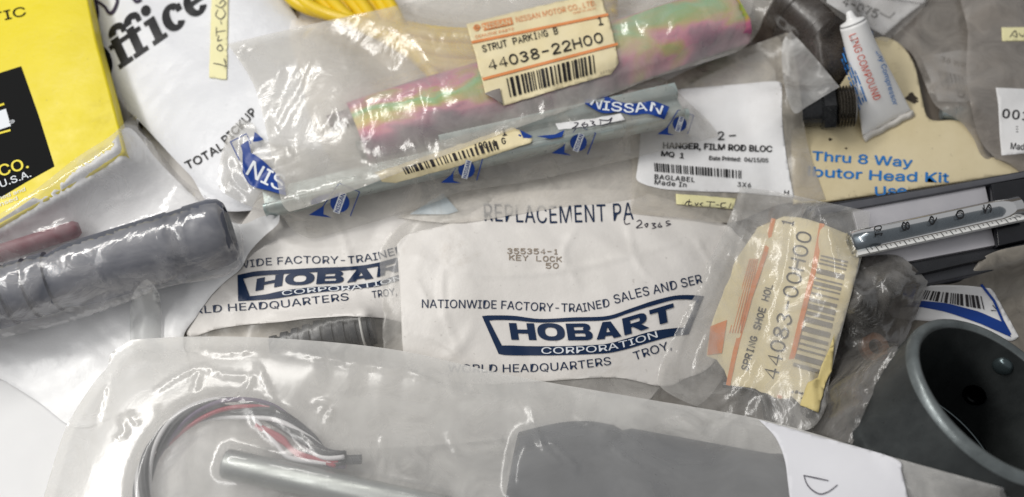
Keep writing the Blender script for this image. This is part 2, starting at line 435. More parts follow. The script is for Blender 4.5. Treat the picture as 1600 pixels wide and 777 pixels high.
class Ink:
    """collects flat print in photo space, then lays it on a surface as one mesh"""
    def __init__(s): s.parts = []
    def add(s, V, Fc, z=0.0, cell=9, cut=True):
        bm = bmesh.new(); vs = [bm.verts.new((p[0], p[1], 0)) for p in V]
        for f in Fc:
            try: bm.faces.new([vs[i] for i in f])
            except ValueError: pass
        if cut:
            P = np.array(V); a, b = P.min(0), P.max(0)
            for ax in (0, 1):
                for c in np.arange(math.ceil(a[ax] / cell) * cell, b[ax], cell):
                    co = [0, 0, 0]; co[ax] = c; no = [0, 0, 0]; no[ax] = 1
                    bmesh.ops.bisect_plane(bm, geom=bm.verts[:] + bm.edges[:] + bm.faces[:], plane_co=co, plane_no=no, dist=1e-4)
        bmesh.ops.triangulate(bm, faces=bm.faces[:])
        bm.verts.index_update()
        s.parts.append((np.array([v.co[:2] for v in bm.verts]), [tuple(v.index for v in f.verts) for f in bm.faces], z)); bm.free()
    def heavy(s, st, path, cap, up, z=0.0, gap=.13):
        """wide heavy block capitals"""
        tot = len(st) + gap * (len(st) - 1); x = 0; e = 0
        for ch in st:
            for pl in HEAVY[ch]:
                q = np.array(pl, float); u = (x + q[:, 0]) / tot; P = path_at(path, u); U = np.array(up, float) / np.hypot(*up)
                e += 1; P = P + U * (q[:, 1] * cap)[:, None]; n = len(q)
                if getattr(pl, 'strip', False):
                    m = n // 2; s.add(P, [(i, i + 1, m + i + 1, m + i) for i in range(m - 1)], z + e * 8e-6, 7)
                else: s.add(P, [tuple(range(n))], z + e * 8e-6, 7)
            x += 1 + gap
    def text(s, st, path, cap, bold=.0, up=None, z=0.0, shear=0, spacing=1.0, cell=9, jitter=0):
        if FONT and bold > .004 and not jitter:
            w = bold * cap * .9; d = np.array(path[-1], float) - np.array(path[0], float); d /= np.hypot(*d); o = np.array([d[1], -d[0]])
            for k, (a, b) in enumerate(((-1, 0), (1, 0), (0, .7), (0, -.7))):
                s.text(st, [tuple(np.array(q, float) + d * w * a + o * w * b) for q in path], cap, 0, up, z + k * 9e-6, shear, spacing, cell, 1)
            return
        bold = 0 if FONT else bold
        V, Fc = text_mesh(st, bold, shear, spacing)
        x0, x1 = V[:, 0].min(), V[:, 0].max(); u = (V[:, 0] - x0) / (x1 - x0)
        if CAPH[0] is None: CAPH[0] = 1; CAPH[0] = text_mesh('H', 0)[0][:, 1].max()
        v = V[:, 1] / CAPH[0]
        P = path_at(path, u)
        if up is None:
            e = path_at(path, np.minimum(u + .02, 1)) - path_at(path, np.maximum(u - .02, 0)); e /= np.hypot(e[:, 0], e[:, 1])[:, None]
            U = np.column_stack([e[:, 1], -e[:, 0]])
        else: U = np.tile(np.array(up, float) / np.hypot(*up), (len(V), 1))
        s.add(P + U * (v * cap)[:, None], Fc, z, cell)
    def poly(s, pts, z=0.0, cell=9):
        p = np.array(pts, float); s.add(p, [tuple(range(len(p)))], z, cell)
    def ring(s, outer, inner, z=0.0):
        n = len(outer); P = list(outer) + list(inner)
        s.add(P, [(i, (i + 1) % n, n + (i + 1) % n, n + i) for i in range(n)], z)
    def stroke(s, pts, w, z=0.0, closed=False, taper=0):
        P = np.array(pts, float); n = len(P)
        if n < 2: return
        L = []; Rr = []
        for i in range(n):
            a = P[(i - 1) % n] if closed or i > 0 else P[i]; b = P[(i + 1) % n] if closed or i < n - 1 else P[i]
            d = b - a; d = d / (np.hypot(*d) + 1e-9); nn = np.array([-d[1], d[0]])
            ww = w / 2 * (1 - taper * abs(2 * i / (n - 1) - 1))
            e = 0
            if not closed and i == 0: e = -w / 3
            if not closed and i == n - 1: e = w / 3
            L.append(P[i] + nn * ww + d * e); Rr.append(P[i] - nn * ww + d * e)
        m = n if closed else n - 1
        s.add(L + Rr, [(i, (i + 1) % n, n + (i + 1) % n, n + i) for i in range(m)], z, cut=False)
    def typed(s, st, p0, p1, cap, w, upsign=1, gap=.32, z=0.0, aspect=None):
        """typewriter-like stroke lettering"""
        p0 = np.array(p0, float); p1 = np.array(p1, float); d = p1 - p0; Lg = np.hypot(*d); e = d / Lg; U = np.array([e[1], -e[0]]) * upsign
        n = len(st); adv = Lg / (n - gap); wd = adv * (1 - gap)
        for i, ch in enumerate(st):
            for k, pl in enumerate(GLYPH.get(ch, ())):
                q = np.array(pl, float); q = q if len(q) < 5 or ch in 'NMKHEFTLIA1-47' else smooth(q, closed=False, seg=4)
                s.stroke([p0 + e * (i * adv + a * wd) + U * b * cap for a, b in q], w, z + k * 8e-6)
    def hand(s, strokes, w, z=0.0, sm=True):
        for k, st in enumerate(strokes): s.stroke(smooth(st, closed=False, seg=5) if sm and len(st) > 2 else st, w, z + k * 1e-5, taper=.35)
    def bars(s, q, n, seed=1, z=0.0, fill=.5):
        """barcode between corner points q = TL, TR, BR, BL"""
        q = [np.array(p, float) for p in q]; rng = random.Random(seed); x = 0; L = []
        while x < n:
            b = rng.choice((1, 1, 1, 2, 2, 3)); L.append((x, min(x + b * .92, n))); x += b + rng.choice((1, 1, 2, 2))
        for a, b in L:
            a /= n; b /= n; K = 4; P = []
            for t in (a, b):
                for k in range(K + 1):
                    P.append((q[0] + (q[1] - q[0]) * t) * (1 - k / K) + (q[3] + (q[2] - q[3]) * t) * k / K)
            s.add(P, [(k, k + 1, K + 2 + k, K + 1 + k) for k in range(K)], z, cut=False)
    def build(s, name, F, mat, parent, off=.0007, **kw):
        V = []; Fc = []; o = 0
        for v, f, z in s.parts:
            V.append(onto(v[:, 0], v[:, 1], F, off + z)); Fc += [tuple(i + o for i in t) for t in f]; o += len(v)
        V = np.vstack(V)
        # face every triangle to the sky
        out = []
        for t in Fc:
            a, b, c = V[t[0]], V[t[1]], V[t[2]]
            out.append(t if (b[0] - a[0]) * (c[1] - a[1]) - (b[1] - a[1]) * (c[0] - a[0]) > 0 else (t[0], t[2], t[1]))
        return mk(name, V, out, mat, parent, **kw)
class SL(list): strip = True
def bx_(a, b, c, d): return [(a, c), (b, c), (b, d), (a, d)]
def arcs(cx, cy, rx, ry, tx, ty, a0, a1, n=18):
    A = [math.radians(a0 + (a1 - a0) * i / n) for i in range(n + 1)]
    f = lambda v, e=.82: math.copysign(abs(v) ** e, v)
    return SL([(cx + rx * f(math.cos(a)), cy + ry * f(math.sin(a))) for a in A] + [(cx + (rx - tx) * f(math.cos(a)), cy + (ry - ty) * f(math.sin(a))) for a in A])
HEAVY = {'H': [bx_(0, .3, 0, 1), bx_(.7, 1, 0, 1), bx_(.3, .7, .38, .62)], 'O': [arcs(.5, .5, .54, .52, .3, .25, 0, 360, 36)], 'T': [bx_(0, 1, .75, 1), bx_(.34, .66, 0, .75)],
 'B': [bx_(0, .3, 0, 1), bx_(.3, .66, .79, 1), bx_(.3, .68, .41, .6), bx_(.3, .68, 0, .22), arcs(.66, .765, .29, .235, .26, .2, -90, 90), arcs(.68, .295, .32, .295, .28, .2, -90, 90)],
 'R': [bx_(0, .3, 0, 1), bx_(.3, .66, .77, 1), bx_(.3, .66, .36, .57), arcs(.66, .68, .32, .32, .28, .22, -90, 90), [(.38, .37), (.72, .37), (1.03, 0), (.68, 0)]],
 'A': [[(0, 0), (.32, 0), (.58, 1), (.34, 1)], [(.68, 0), (1, 0), (.66, 1), (.42, 1)], bx_(.24, .78, .16, .38)]}
O_ = [(.5, 1), (.15, .88), (.0, .5), (.15, .12), (.5, 0), (.85, .12), (1, .5), (.85, .88), (.5, 1)]
GLYPH = {'O': [O_], '0': [O_], 'T': [[(0, 1), (1, 1)], [(.5, 1), (.5, 0)]], 'I': [[(.5, 1), (.5, 0)], [(.25, 1), (.75, 1)], [(.25, 0), (.75, 0)]],
 'S': [[(.95, .85), (.6, 1), (.2, .95), (.05, .75), (.3, .55), (.7, .45), (.95, .25), (.75, .03), (.35, 0), (.03, .17)]],
 'R': [[(0, 0), (0, 1)], [(0, 1), (.6, 1), (.92, .9), (.95, .7), (.7, .52), (0, .5)], [(.5, .5), (1, 0)]], 'U': [[(0, 1), (0, .3), (.2, .04), (.5, 0), (.8, .04), (1, .3), (1, 1)]],
 'P': [[(0, 0), (0, 1)], [(0, 1), (.6, 1), (.95, .9), (.98, .65), (.7, .46), (0, .45)]], 'A': [[(0, 0), (.5, 1), (1, 0)], [(.18, .35), (.82, .35)]],
 'K': [[(0, 0), (0, 1)], [(.95, 1), (.02, .42)], [(.35, .6), (1, 0)]], 'N': [[(0, 0), (0, 1), (1, 0), (1, 1)]], 'G': [[(.95, .82), (.5, 1), (.1, .85), (0, .5), (.1, .15), (.5, 0), (.95, .15), (.97, .45)], [(.97, .45), (.6, .45)]],
 'B': [[(0, 0), (0, 1)], [(0, 1), (.65, 1), (.9, .78), (.65, .53), (0, .53)], [(.6, .53), (.98, .3), (.7, 0), (0, 0)]], 'H': [[(0, 0), (0, 1)], [(1, 0), (1, 1)], [(0, .5), (1, .5)]],
 'E': [[(0, 0), (0, 1)], [(0, 1), (.95, 1)], [(0, .52), (.8, .52)], [(0, 0), (.95, 0)]], 'L': [[(0, 1), (0, 0), (.95, 0)]],
 '4': [[(.75, 0), (.75, 1), (0, .28), (1, .28)]], '3': [[(.05, .88), (.5, 1), (.92, .8), (.6, .53), (.4, .53)], [(.5, .53), (.98, .28), (.55, 0), (.2, .02), (0, .18)]],
 '8': [[(.5, .53), (.1, .72), (.2, .95), (.5, 1), (.8, .95), (.9, .72), (.5, .53)], [(.5, .53), (.03, .3), (.15, .05), (.5, 0), (.85, .05), (.97, .3), (.5, .53)]],
 '2': [[(.03, .78), (.25, .98), (.7, 1), (.97, .75), (.7, .45), (.25, .2), (.02, 0)], [(.02, 0), (1, 0)]], '1': [[(.2, .8), (.5, 1), (.5, 0)], [(.2, 0), (.8, 0)]], '-': [[(.1, .5), (.9, .5)]],
 '5': [[(.9, 1), (.1, 1)], [(.1, 1), (.05, .55), (.5, .65), (.97, .4), (.8, .05), (.4, 0), (.03, .12)]], '7': [[(0, 1), (1, 1), (.4, 0)]], '6': [[(.85, .97), (.4, .85), (.05, .4), (.2, .05), (.6, 0), (.95, .25), (.75, .5), (.4, .52), (.08, .35)]],
 'Y': [[(0, 1), (.5, .5), (1, 1)], [(.5, .5), (.5, 0)]], 'C': [[(.95, .82), (.5, 1), (.1, .85), (0, .5), (.1, .15), (.5, 0), (.95, .17)]], ' ': []}

# ------------------------------------------------------------------ shared materials
M = {}
M['navy'] = ink('navy_print', '#082344', .5, 330)
M['navy_faint'] = ink('faint_print', '#8f8274', .8, 900)
M['black_ink'] = ink('black_ink', '#1a191b', .35, 600)
M['royal'] = ink('royal_blue_print', '#143a86', .45, 420, .3)
M['orange'] = ink('orange_print', '#d98a55', .3, 500)
M['bars'] = ink('barcode_ink', '#272426', .25, 700)
M['white_ink'] = ink('white_print', '#d9dde2', .2)
M['grease'] = ink('grease', '#3c342b', .6, 900)
M['pen'] = ink('pen_ink', '#2a2436', .2)
M['purple_pen'] = ink('purple_marker', '#2b2038', .1)
M['blue_text'] = ink('blue_print', '#2f78bd', .25)
M['red_text'] = ink('red_print', '#d3604f', .3)
M['cream_label'] = paper('aged_cream_label', '#dccda2', '#e6dab6', '#ab946a', .3, scale=50)
M['white_label'] = paper('white_label', '#dad9d9', '#e3e3e4', '#c9c5c0', .2, scale=40)
M['tag_yellow'] = paper('yellow_tag', '#e3dca6', '#ebe5b8', '#c2b98a', .2)
M['white_plastic'] = paper('white_poly_bag', '#d3d4d8', '#dcdde0', '#b9b6b2', .18, rough=.38, scale=22, bump=.5, gloss=.5)
M['hobart_white'] = paper('white_printed_poly', '#d3cfca', '#dedad6', '#9b8d7a', .5, rough=.42, scale=24, bump=.35, gloss=.45)
M['steel'] = plain('zinc_steel', '#9aa5a8', .38, .75, '#b7c0c0', 45, .3)
M['black_rubber'] = plain('black_rubber', '#1f2024', .45, 0, '#2c2d32', 90, .3)
M['film_back'] = film('bag_back_film', '#e9e6e0', .16, .3, .3, .4)
exec_parts = []
A_ = lambda *p: [tuple(q) for q in p]
def on(px, py, dz=0.0):
    """a point dz metres above what lies at this photo position"""
    return onto(np.array(px, float), np.array(py, float), HB, dz)
HB = H
def refresh(mm=4):
    global HB
    HB = blur(maxf(H, 2), mm)
refresh()

# ================================================================== table
tb = plain('table_top_paint', '#4a443d', .6, 0, '#6b6258', 18, .3)
v, f = prism_geo(np.array([(-.9, -.6), (.9, -.6), (.9, .8), (-.9, .8)]), -.03, 0)
mk('table', v, f, tb, kind='structure', label='dark scuffed table top under the heap of parts', smooth_=False)

# ================================================================== white sheet, lower left
P_ = straight([(-90, 540), (150, 560), (400, 640), (420, 900), (-90, 900)], 20)
F = lay(P_, 1, 0, 2)
card('sheet_of_paper', P_, F, paper('plain_white_paper', '#dededf', '#e4e4e4', '#c8c5c2', .08, scale=12, bump=.05), None, step=25,
     label='plain white sheet of paper in the lower left corner', cat='paper')

P_ = smooth(A_((215, 210), (400, 120), (700, 60), (1050, 110), (1120, 300), (1060, 480), (990, 640), (600, 700), (250, 660), (200, 430)))
refresh(); F = lay(P_, .8, 1, 4, 5, 30, crk=crinkle(2, .0012, .05, n=4))
mk_l = film_sheet('liner_sheet', P_, F, M['hobart_white'], None, 10, label='pale plastic sheet lying beneath the printed bags in the middle', cat='plastic sheet')
# ================================================================== hoses and a brown film under the upper right
brownfilm = film('brown_bag_film', '#857a70', .16, .3, .6, .8, .45, '#40352d')
P_ = smooth(A_((1150, -40), (1330, -40), (1420, 40), (1430, 120), (1340, 150), (1210, 120), (1160, 40)))
under = smooth(A_((1130, -60), (1400, -60), (1440, 60), (1390, 120), (1330, 210), (1200, 200), (1120, 40)))
dark_rub = plain('dark_grey_rubber', '#1c1816', .3, 0, '#2e2622', 60, .3)
v, f = triangulate(under, 12); F_ = lay(under, 1, 1, 3)
uf = card('brown_backing_sheet', under, F_, plain('brown_backing', '#4e4036', .6, 0, '#6b5a4b', 50, .4), None, step=14, label='dark brown stained sheet beneath the black rubber parts', cat='sheet')
for k, (a, b, r, lab) in enumerate(((( 1300, 62), (1232, -4), .017, 'black rubber grommet lying flat in the brown film bag'), ((1262, 100), (1330, 92), .014, 'dark brown rubber sleeve beneath the white tube nozzle'))):
    p0 = on(a[0], a[1], r); p1 = on(b[0], b[1], r)
    v, f = tube_geo([p0 + (p1 - p0) * t for t in (0, .06, .08, .2, .22, .7, .72, .94, 1)], [r * .9, r, r * 1.06, r * 1.06, r, r, r * 1.08, r * 1.08, r * .93], 28)
    sharp(mk('rubber_grommet' if k == 0 else 'rubber_sleeve', v, f, dark_rub, label=lab, cat='grommet' if k == 0 else 'sleeve')); stamp(v, f)
# round cap standing on end
c = on(1262, 22, .022)
v, f = lathe_geo(c - np.array([0, 0, .024]), (0.1, .1, 1), [(.0145, 0), (.0155, .002), (.0155, .018), (.0145, .021), (.0095, .0215), (.009, .014), (.001, .013)], 40)
sharp(mk('round_cap', v, f, plain('gloss_black_plastic', '#17171a', .22, 0, '#202024', 60, .1), label='glossy black round cap standing on end at the top edge', cat='cap')); stamp(v, f)
refresh()
F = lay(P_, .6, 3, 3, crk=crinkle(3, .0009, .02))
t = thing('brown_film_bag', 'brownish clear plastic bag of dark rubber parts at the top edge', 'plastic bag', on(1260, 60))
film_sheet('film', P_, F, brownfilm, t, 6)

# ================================================================== cream printed card
refresh(2)
P_ = smooth([(1236, 205), (1300, 150), (1350, 75), (1375, 58), (1405, 68), (1428, 100), (1440, 150), (1452, 186), (1490, 188), (1518, 196), (1534, 225), (1548, 246), (1600, 240), (1660, 238), (1660, 262), (1560, 275), (1480, 287), (1380, 302), (1290, 315), (1240, 318)], seg=5, sharp=(0, 13, 14, 18, 19))
F = lay(P_, 5, 4, 6)
t = thing('printed_card', 'cream dirty card with blue distributor head kit lettering', 'card', on(1380, 220))
card('card_sheet', P_, F, paper('yellowed_card', '#cfc09a', '#ddd0ae', '#7c6646', .9, scale=24), t, th=.002)
k = Ink()
k.text('Thru 8 Way', [(1269, 250.5), (1425, 261)], 14, .055, cell=14)
k.text('ibutor Head Kit', [(1262, 275), (1380, 282), (1482, 285)], 14.5, .055, cell=14)
k.text('Use', [(1368, 306), (1416, 304)], 14, .055, cell=14)
k.build('lettering', F, M['blue_text'], t)
k = Ink()
for q, (x, y, w) in enumerate(((1424, 152, 9), (1429, 158, 5), (1297, 218, 3), (1322, 232, 2))):
    k.poly([(x + w * math.cos(a) * (1 + .4 * math.sin(3 * a + q)), y + w * .7 * math.sin(a) * (1 + .3 * math.cos(4 * a))) for a in np.linspace(0, 6.28, 14)[:-1]], q * 1e-5); k.build('grease_spot', F, M['grease'], t); k = Ink()


# ================================================================== grey bags, upper right
greyfilm = film('grey_bag_film', '#a9a29a', .66, .22, .8, .8, .25, '#7d7266')
P_ = smooth(A_((1395, 60), (1440, 10), (1500, -20), (1640, -30), (1640, 260), (1560, 250), (1535, 245), (1520, 215), (1500, 190), (1462, 165), (1445, 130), (1425, 85)))
refresh(2)
Q = np.array([(1438, 88), (1500, 78), (1560, 85), (1575, 150), (1512, 160), (1466, 158), (1452, 120)], float)
F = lay(straight(Q), .8, 1, 2)
t = thing('packing_slip', 'pale slip with a faded barcode seen through the grey bag', 'slip', on(1500, 120))
card('slip_sheet', straight(Q, 8), F, M['white_label'], t)
k = Ink(); k.bars([(1466, 110), (1503, 118), (1508, 146), (1474, 140)], 30, 4); k.typed('5', (1496, 150), (1507, 152), 9, 2)
k.text('38 WR', [(1470, 96), (1508, 106)], 8, .02); k.build('lettering', F, M['bars'], t)
# small plated bush seen through the film
refresh(2); p0 = on(1470, 176, .004); p1 = on(1515, 182, .004)
v, f = tube_geo([p0 + (p1 - p0) * q for q in (0, .05, .45, .5, .95, 1)], [.003, .004, .004, .0052, .0052, .004], 24)
sharp(mk('plated_bush', v, f, M['steel'], label='small plated bush below the slip in the grey bag', cat='bush')); stamp(v, f)
refresh()
F = lay(P_, 1.2, 3, 4, 4, 14, crk=crinkle(5, .0016, .03, ang=1.3, spread=.6))
t = thing('grey_bag', 'hazy grey plastic bag holding a slip beside the cream card', 'plastic bag', on(1480, 100))
film_sheet('film', P_, F, greyfilm, t, 5)
P_ = smooth(A_((1508, -30), (1640, -30), (1640, 262), (1570, 252), (1548, 240), (1530, 215), (1518, 170), (1510, 120), (1512, 50)))
F = lay(P_, 2.5, 3, 5, 5, 14, crk=crinkle(6, .0014, .035, ang=1.45, spread=.35))
t = thing('labelled_grey_bag', 'grey plastic bag bearing a white 00 label at the right edge', 'plastic bag', on(1560, 100))
film_sheet('film', P_, F, film('grey_bag_film_dense', '#a39c95', .78, .25, .6, .8, .2, '#7d7266'), t, 5)
Q = straight([(1556, 137), (1600, 139), (1650, 142), (1650, 245), (1598, 240), (1565, 243), (1562, 208), (1560, 163)], 8)
lb = card('label', Q, F, M['white_label'], t)
k = Ink(); k.text('0016', [(1566, 184), (1622, 190)], 14, .04, spacing=1.1); k.text('Made in', [(1579, 233), (1618, 236)], 10, .02)
for q in range(3): k.stroke([(1588, 198 + q * 4), (1640, 200 + q * 4)], 1.2)
k.build('lettering', F, M['black_ink'], lb)
Q = straight([(1565, 43), (1640, 42), (1640, 63), (1566, 64)], 8)
tg = card('sticky_tag', Q, F, M['tag_yellow'], t)
k = Ink(); k.hand([[(1578, 58), (1586, 48), (1589, 58), (1583, 55)], [(1592, 52), (1598, 57), (1604, 50)], [(1606, 58), (1612, 50), (1618, 57)]], 1.6); k.build('handwriting', F, M['pen'], tg)
# label 4-075 at the top
P_ = smooth(A_((1270, -30), (1460, -30), (1447, 5), (1420, 36), (1385, 66), (1340, 48), (1295, 12)), sharp=(4,))
refresh(); F = lay(P_, 2.5, 3, 4, crk=crinkle(8, .0008, .02))
t = thing('folded_grey_bag', 'grey bag folded over a white 075 number label at the top edge', 'plastic bag', on(1370, 20))
Q = straight([(1290, -25), (1440, -25), (1446, 2), (1412, 28), (1381, 55), (1330, 28), (1292, 4)], 8)
lb = card('label', Q, F, M['white_label'], t, off=.0003)
k = Ink(); k.typed('4-075', (1316, 7), (1369, 28), 12, 2.1); k.stroke([(1375, 20), (1390, 28), (1398, 20)], 1.4); k.stroke([(1345, -8), (1440, 6)], .9)
k.build('lettering', F, M['black_ink'], lb)
film_sheet('film', P_, F, film('thin_grey_film', '#b5b0aa', .3, .25, .6, .8), t, 5, off=.0016)

# ================================================================== tube of sealing compound
refresh(2)
t = thing('compound_tube', 'white squeeze tube with red compound lettering and blue print', 'tube', on(1385, 120))
a = on(1333, 38, .010); b = on(1386, 192, .0022)
N_ = 40; SEG = 36; V = []
ax = b - a; Lx = np.linalg.norm(ax); d = ax / Lx; s = np.cross(d, [0, 0, 1]); s /= np.linalg.norm(s); u = np.cross(s, d)
def tubesec(tt):
    w = .0072 + (.0170 - .0072) * tt ** 1.2; h = .0066 * (1 - tt) ** .6 + .0008; return w, h
for i in range(N_ + 1):
    tt = i / N_; w, h = tubesec(tt)
    for q in range(SEG):
        an = 2 * math.pi * q / SEG; V.append(a + d * Lx * tt + s * w * math.cos(an) + u * (h * math.sin(an) + .0003 * math.sin(7 * tt + 3 * math.cos(an))))
Fc = [(i * SEG + q, i * SEG + (q + 1) % SEG, (i + 1) * SEG + (q + 1) % SEG, (i + 1) * SEG + q) for i in range(N_) for q in range(SEG)] + [tuple(range(SEG - 1, -1, -1)), tuple(range(N_ * SEG, (N_ + 1) * SEG))]
tubem = plain('white_tube_skin', '#e8e8e8', .4, 0, '#efeeec', 60, .25)
mk('tube_body', V, Fc, tubem, t); stamp(V, Fc)
v, f = lathe_geo(a - d * .0005, -d, [(.0070, 0), (.0064, .0012), (.0030, .0022), (.0024, .0035), (.0016, .0065), (.0008, .007)], 24); mk('nozzle', v, f, tubem, t)
# crimped end
cr = [];
for i in range(13):
    q = (i / 12 - .5) * 2
    for dz, dl in ((.0012, 0), (.0012, .0035), (-.0004, .0035), (-.0004, 0)): cr.append(b + s * q * .0172 + d * (dl + .0004 * math.sin(i * 1.7)) + u * dz)
cf = [(i * 4 + q, i * 4 + (q + 1) % 4, i * 4 + 4 + (q + 1) % 4, i * 4 + 4 + q) for i in range(12) for q in range(4)] + [(3, 2, 1, 0), (48, 49, 50, 51)]
mk('crimped_end', cr, cf, paper('scuffed_crimp', '#cfcbc4', '#dedbd6', '#6f6558', .6, scale=60), t)
F = blur(H, 1)
k = Ink(); k.text('LING COMPOUND', [(1326, 56), (1345, 106), (1366, 158)], 12, .0, cell=8); k.build('red_lettering', F, M['red_text'], t, .0009)
k = Ink(); k.text('r Company Compressor', [(1352, 44), (1373, 90), (1396, 165)], 8, .01, cell=8)
rg = random.Random(5)
for r in range(4):
    x = 1318 - r * 1.2; y = 66 + r * 9
    while y < 150 + r * 6:
        l = rg.uniform(4, 13); x0 = x + (y - 60) * .36 - r * 3.5; k.stroke([(x0, y), (x0 + l * .37, y + l)], 2.4); y += l + rg.uniform(2, 5)
k.build('blue_lettering', F, M['blue_text'], t, .0009)

# ================================================================== threaded black fitting
refresh(2)
t = thing('threaded_fitting', 'black hose fitting with hexagon collar and threaded end', 'fitting', on(1295, 165))
a = on(1215, 174, .012); b = on(1326, 166, .013); d = (b - a) / np.linalg.norm(b - a); L = np.linalg.norm(b - a)
gb = plain('satin_black_metal', '#1b1c1e', .3, .2, '#2a2b2d', 70, .15)
v, f = lathe_geo(a, d, [(.0090, 0), (.0096, .002), (.0096, L * .60)], 36); sharp(mk('hose_stub', v, f, gb, t)); stamp(v, f)
v, f = lathe_geo(a + d * L * .6, d, [(.0108, 0), (.0130, .0012), (.0130, .0072), (.0112, .0082)], 6); o = sharp(mk('hexagon_collar', v, f, gb, t)); stamp(v, f)
pr = [(.0088, 0)]
for i in range(6): pr += [(.0098, .0004 + i * .0016), (.0113, .0010 + i * .0016), (.0098, .0016 + i * .0016)]
v, f = lathe_geo(a + d * (L * .6 + .0082), d, pr + [(.007, .0105)], 36); sharp(mk('thread', v, f, plain('dull_thread', '#55504a', .3, .8, '#6a645a', 90, .2), t)); stamp(v, f)

# ================================================================== white poly bag printed Office
refresh(2)
t = thing('store_bag', 'white plastic carrier bag printed Office in heavy black letters', 'plastic bag', on(300, 150))
P_ = smooth(A_((120, -50), (300, -50), (430, -40), (450, 5), (470, 38), (560, 100), (600, 200), (500, 300), (350, 330), (298, 275), (272, 248), (222, 194), (192, 165), (163, 120), (140, 60)), sharp=(3, 4))
F = lay(P_, 8, 2, 8, 9, 14, crk=crinkle(11, .0011, .05, n=4, ang=.5, spread=.8) + crinkle(12, .0005, .02, n=4))
film_sheet('bag_sheet', P_, F, M['white_plastic'], t, 4.5)
OF = F
BK = Ink()
# slab letters: local frame x along the word, y up, unit = x-height
o0 = np.array([150., 133.]); e1 = np.array([math.cos(R(-34.5)), math.sin(R(-34.5))]); e2 = np.array([-.42, -.907]); S_ = 39.
def g(x, y): return o0 + e1 * x * S_ + e2 * y * S_
zc = [0]
def slab(pts):
    zc[0] += 1; BK.poly([g(*p) for p in pts], zc[0] * 6e-6)
def bowl(cx, w, y0, y1, th, a0=0, a1=360, tv=.16):
    n = 28; out = []; inn = []
    for i in range(n + 1):
        a = R(a0 + (a1 - a0) * i / n)
        out.append(g(cx + w / 2 * math.cos(a), (y0 + y1) / 2 + (y1 - y0) / 2 * math.sin(a)))
        inn.append(g(cx + (w / 2 - th) * math.cos(a), (y0 + y1) / 2 + ((y1 - y0) / 2 - tv) * math.sin(a)))
    zc[0] += 1; V = out + inn; m = n + 1
    BK.add(V, [(i, i + 1, m + i + 1, m + i) for i in range(n)], zc[0] * 6e-6)
def rect(x0, x1, y0, y1): slab([(x0, y0), (x1, y0), (x1, y1), (x0, y1)])
bowl(.42, 1.25, -.05, 1.45, .40)                                  # O
for x in (1.28, 2.02):                                            # f f
    rect(x, x + .36, .16, 1.15); rect(x - .14, x + .54, 0, .165); rect(x - .16, x + .58, .84, 1.0)
    bowl(x + .42, .84, .9, 1.62, .34, 35, 180, .22); rect(x + .56, x + .78, 1.17, 1.42)
rect(2.95, 3.31, .16, 1.0); rect(2.80, 3.48, 0, .165); rect(2.80, 3.0, .84, 1.0)
zc[0] += 1; BK.poly([g(3.1 + .21 * math.cos(a), 1.36 + .2 * math.sin(a)) for a in np.linspace(0, 6.28, 19)[:-1]], zc[0] * 6e-6)
bowl(4.02, .98, -.03, 1.03, .36, 42, 318, .2); rect(4.22, 4.48, .60, .86)
bowl(5.06, 1.0, -.03, 1.03, .35, 0, 322, .19); rect(4.72, 5.55, .44, .60)
BK.build('word_lettering', F, ink('bag_black', '#17171a', .25, 330, .35), t, .0006); BK = Ink()
BK.text('TOTAL', [(293, 265), (322, 250), (351, 232)], 12.5, .03); BK.build('total_lettering', F, M['black_ink'], t, .0006); BK = Ink(); BK.text('PICKUP', [(353, 225), (377, 203), (401, 176)], 12.5, .03)
BK.build('pickup_lettering', F, M['black_ink'], t, .0006)
k = Ink(); k.hand([[(133, 26), (142, 35), (150, 30), (152, 14), (147, -6)], [(152, 2), (163, 10), (170, 20), (177, 17), (183, 2), (181, -8)], [(205, -6), (212, 2), (219, 0)]], 5.5); k.build('marker_writing', F, M['purple_pen'], t, .0007)
Q = ragged([(331, -30), (357, -30), (354, 124), (327, 121)], .3, 2)
raise_H(Q, F, .0006)
tg = thing('masking_tape_tag', 'pale yellow tape strip with handwriting on the white carrier bag', 'tape', on(341, 60))
card('tape', Q, F, M['tag_yellow'], tg, off=.0008)
k = Ink(); k.hand([[(334, 99), (344, 101), (353, 104)], [(353, 104), (352, 97), (350, 92)], [(344, 80), (339, 76), (344, 70), (348, 77), (344, 80)], [(347, 62), (340, 64), (342, 56)],
   [(338, 50), (352, 48)], [(338, 56), (338, 43)], [(346, 38), (345, 33)], [(340, 16), (337, 24), (345, 30), (352, 22), (348, 14)], [(337, 8), (345, 12), (352, 6), (348, 0), (343, 6)], [(337, -2), (351, -6)]], 1.7)
k.build('handwriting', F, M['pen'], tg, .0010)
# second crumpled white bag peeping out left of it
P_ = smooth(A_((150, 100), (172, 130), (200, 165), (222, 205), (236, 240), (230, 262), (180, 240), (140, 200)))
refresh(); F = lay(P_, 1.0, 2, 3, 3, 8, crk=crinkle(13, .001, .015, ang=.6, spread=.5))
t = thing('crumpled_bag', 'crumpled translucent white bag between the carrier bag and yellow box', 'plastic bag', on(190, 180)); film_sheet('film', P_, F, film('white_film', '#ece9ea', .75, .2, .5, .8), t, 4)

